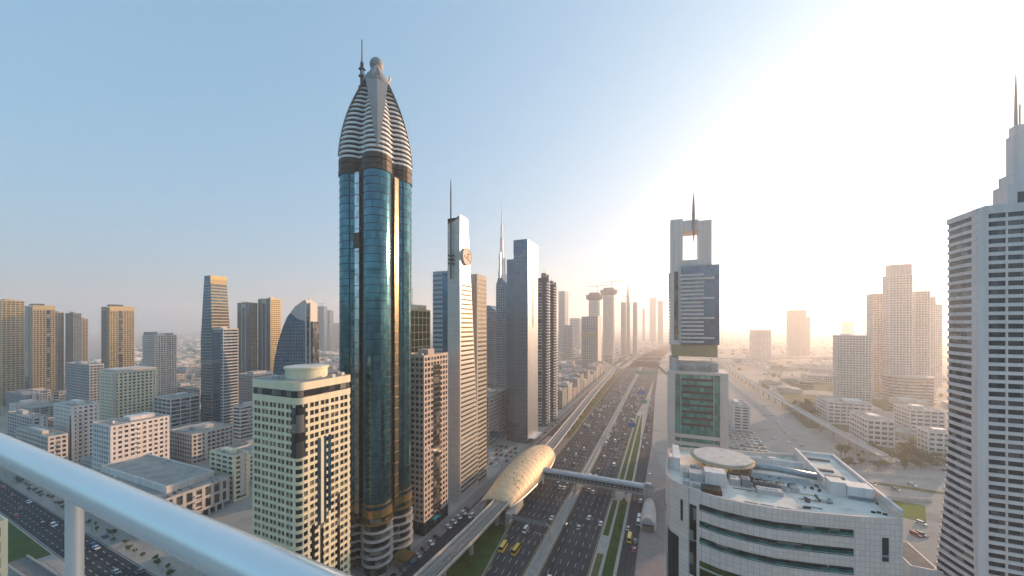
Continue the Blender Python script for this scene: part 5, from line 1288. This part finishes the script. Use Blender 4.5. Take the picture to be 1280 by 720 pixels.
# ------------------------------------------------------------------ trees
def leaf_mesh(name, R_, H_, n, m, seed, flat=1.0):
    q = random.Random(seed); b = MB(); lumps = [(q.uniform(-.5,.5)*R_, q.uniform(-.5,.5)*R_, q.uniform(-.35,.4)*H_, q.uniform(.4,.62)) for _ in range(7)]
    for i in range(n):
        lx, ly, lz, lr = q.choice(lumps); a, c_ = q.uniform(0,2*pi), q.uniform(-1,1); rr_ = lr*(q.random()**.4); s_ = (1-c_*c_)**.5
        p = Vector((lx+R_*rr_*s_*cos(a), ly+R_*rr_*s_*sin(a), lz+H_*.8*rr_*c_)); u = Vector((q.uniform(-1,1),q.uniform(-1,1),q.uniform(-.6,.6))).normalized(); v = u.cross(Vector((q.uniform(-1,1),q.uniform(-1,1),q.uniform(-1,1)))).normalized(); k = q.uniform(.25,.5)
        b.quad(p-u*k-v*k*.6, p+u*k-v*k*.6, p+u*k+v*k*.6, p-u*k+v*k*.6)
    o = b.build(name, m); me = o.data; bpy.data.objects.remove(o); return me
CROWN = [leaf_mesh('crown', 3.4, 3.0, 420, M['leaf'], 1), leaf_mesh('crown', 2.8, 2.6, 380, M['leaf2'], 2), leaf_mesh('crown', 4.0, 3.2, 480, M['leaf'], 3)]
b = MB(); b.tube([(0,0,0),(.1,0,2),(0,.1,4.4)],[.28,.2,.1],7)
for a in (0,2.1,4.2): b.tube([(.05,0,2.4),(.9*cos(a),.9*sin(a),4.0),(1.7*cos(a),1.7*sin(a),5.0)],[.12,.09,.04],5)
o = b.build('trunk', M['bark']); TR = o.data; bpy.data.objects.remove(o)
def tree(x, y, s_, label, group, q):
    r = thing('tree', label, 'tree', (x,y,0), q.uniform(0,6), group); r.scale = (s_,s_,s_*q.uniform(.85,1.15)); link('trunk', TR, r); link('crown', q.choice(CROWN), r, (0,0,5.0)); return r
q = random.Random(77)
for i in range(52):
    x, y = at(q.uniform(1045,1205), q.uniform(562,588)+0, 0); tree(x, y, q.uniform(.7,1.5), 'leafy tree in the hazy row before the low white blocks', 'trees in the hazy row', q)
for i in range(24):
    x, y = at(q.uniform(955,1060), q.uniform(495,525), 0)
    if x < 185: continue
    tree(x, y, q.uniform(1.0,2.0), 'hazy tree on the scrub beside the elevated line at right', 'trees on the hazy scrub', q)
for i in range(34):
    X_, Y_ = st(-215-i*8.6+q.uniform(-2,2), q.uniform(104.5,107)); tree(X_, Y_, q.uniform(.35,.6), 'small street tree on the pavement across the cross street', 'small trees along the cross street', q)
for i in range(12): tree(-109+q.uniform(-1,2), 70+i*11.8, q.uniform(.4,.7), 'low bush-like tree on the lawn beside the metro piers', 'trees by the metro piers', q)
for i in range(16): tree(q.uniform(-28,-25), 100+i*12.4, q.uniform(.25,.45), 'small tree on the dark green verge strip', 'trees on the verge', q)
for i in range(22): tree(q.uniform(-113,-107), 420+i*28, q.uniform(.3,.6), 'small tree on the dry verge beside the far metro track', 'trees on the dry verge', q)
for i in range(70):
    x, y = q.uniform(-1200,-230), q.uniform(120,700)
    if y < 128-.042*(x+285) or not free(x-2,x+2,y-2,y+2,1): continue
    tree(x, y, q.uniform(.8,1.5), 'dark tree between the low buildings of the left cluster', 'trees among the left blocks', q)

# ------------------------------------------------------------------ balcony rail in front of the lens
host = thing('host_building', 'building under the camera whose terrace carries the rail', 'building', (0,-15.4,0))
b = MB(); b.box(-20,-14,0,20,15.1,CAM_H-1.62); b.build('wall', M['white'], host); b = MB(); b.box(-20,-14,CAM_H-1.62,20,15.95,CAM_H-1.5); b.build('terrace_slab', M['concrete'], host)
hd = .36
def rail_pt(x, dz=0): return (x, .386-.034*(x+1.776), CAM_H-hd+dz)
r = thing('terrace_rail', 'glossy white tubular rail with one post in the lower left foreground', 'railing', (0,0,CAM_H-1.5))
def loc(p): return (p[0], p[1], p[2]-CAM_H+1.5)
b = MB(); b.tube([loc(rail_pt(x)) for x in (-7,-4,-2.5,-1.5,-.8,-.2,.6,3)], .0322, 48); b.build('rail', M['chrome'], r, smooth=True)
for x in (-3.4,-1.236,.93):
    b = MB(); p = loc(rail_pt(x)); b.lathe(p[0],p[1],[(.0145,0),(.0145,p[2]-.03),(.0155,p[2]-.028),(.0155,p[2]-.01)],32); b.lathe(p[0],p[1],[(.05,0),(.05,.012),(.024,.014)],24); b.build('post', M['chrome'], r, smooth=False)
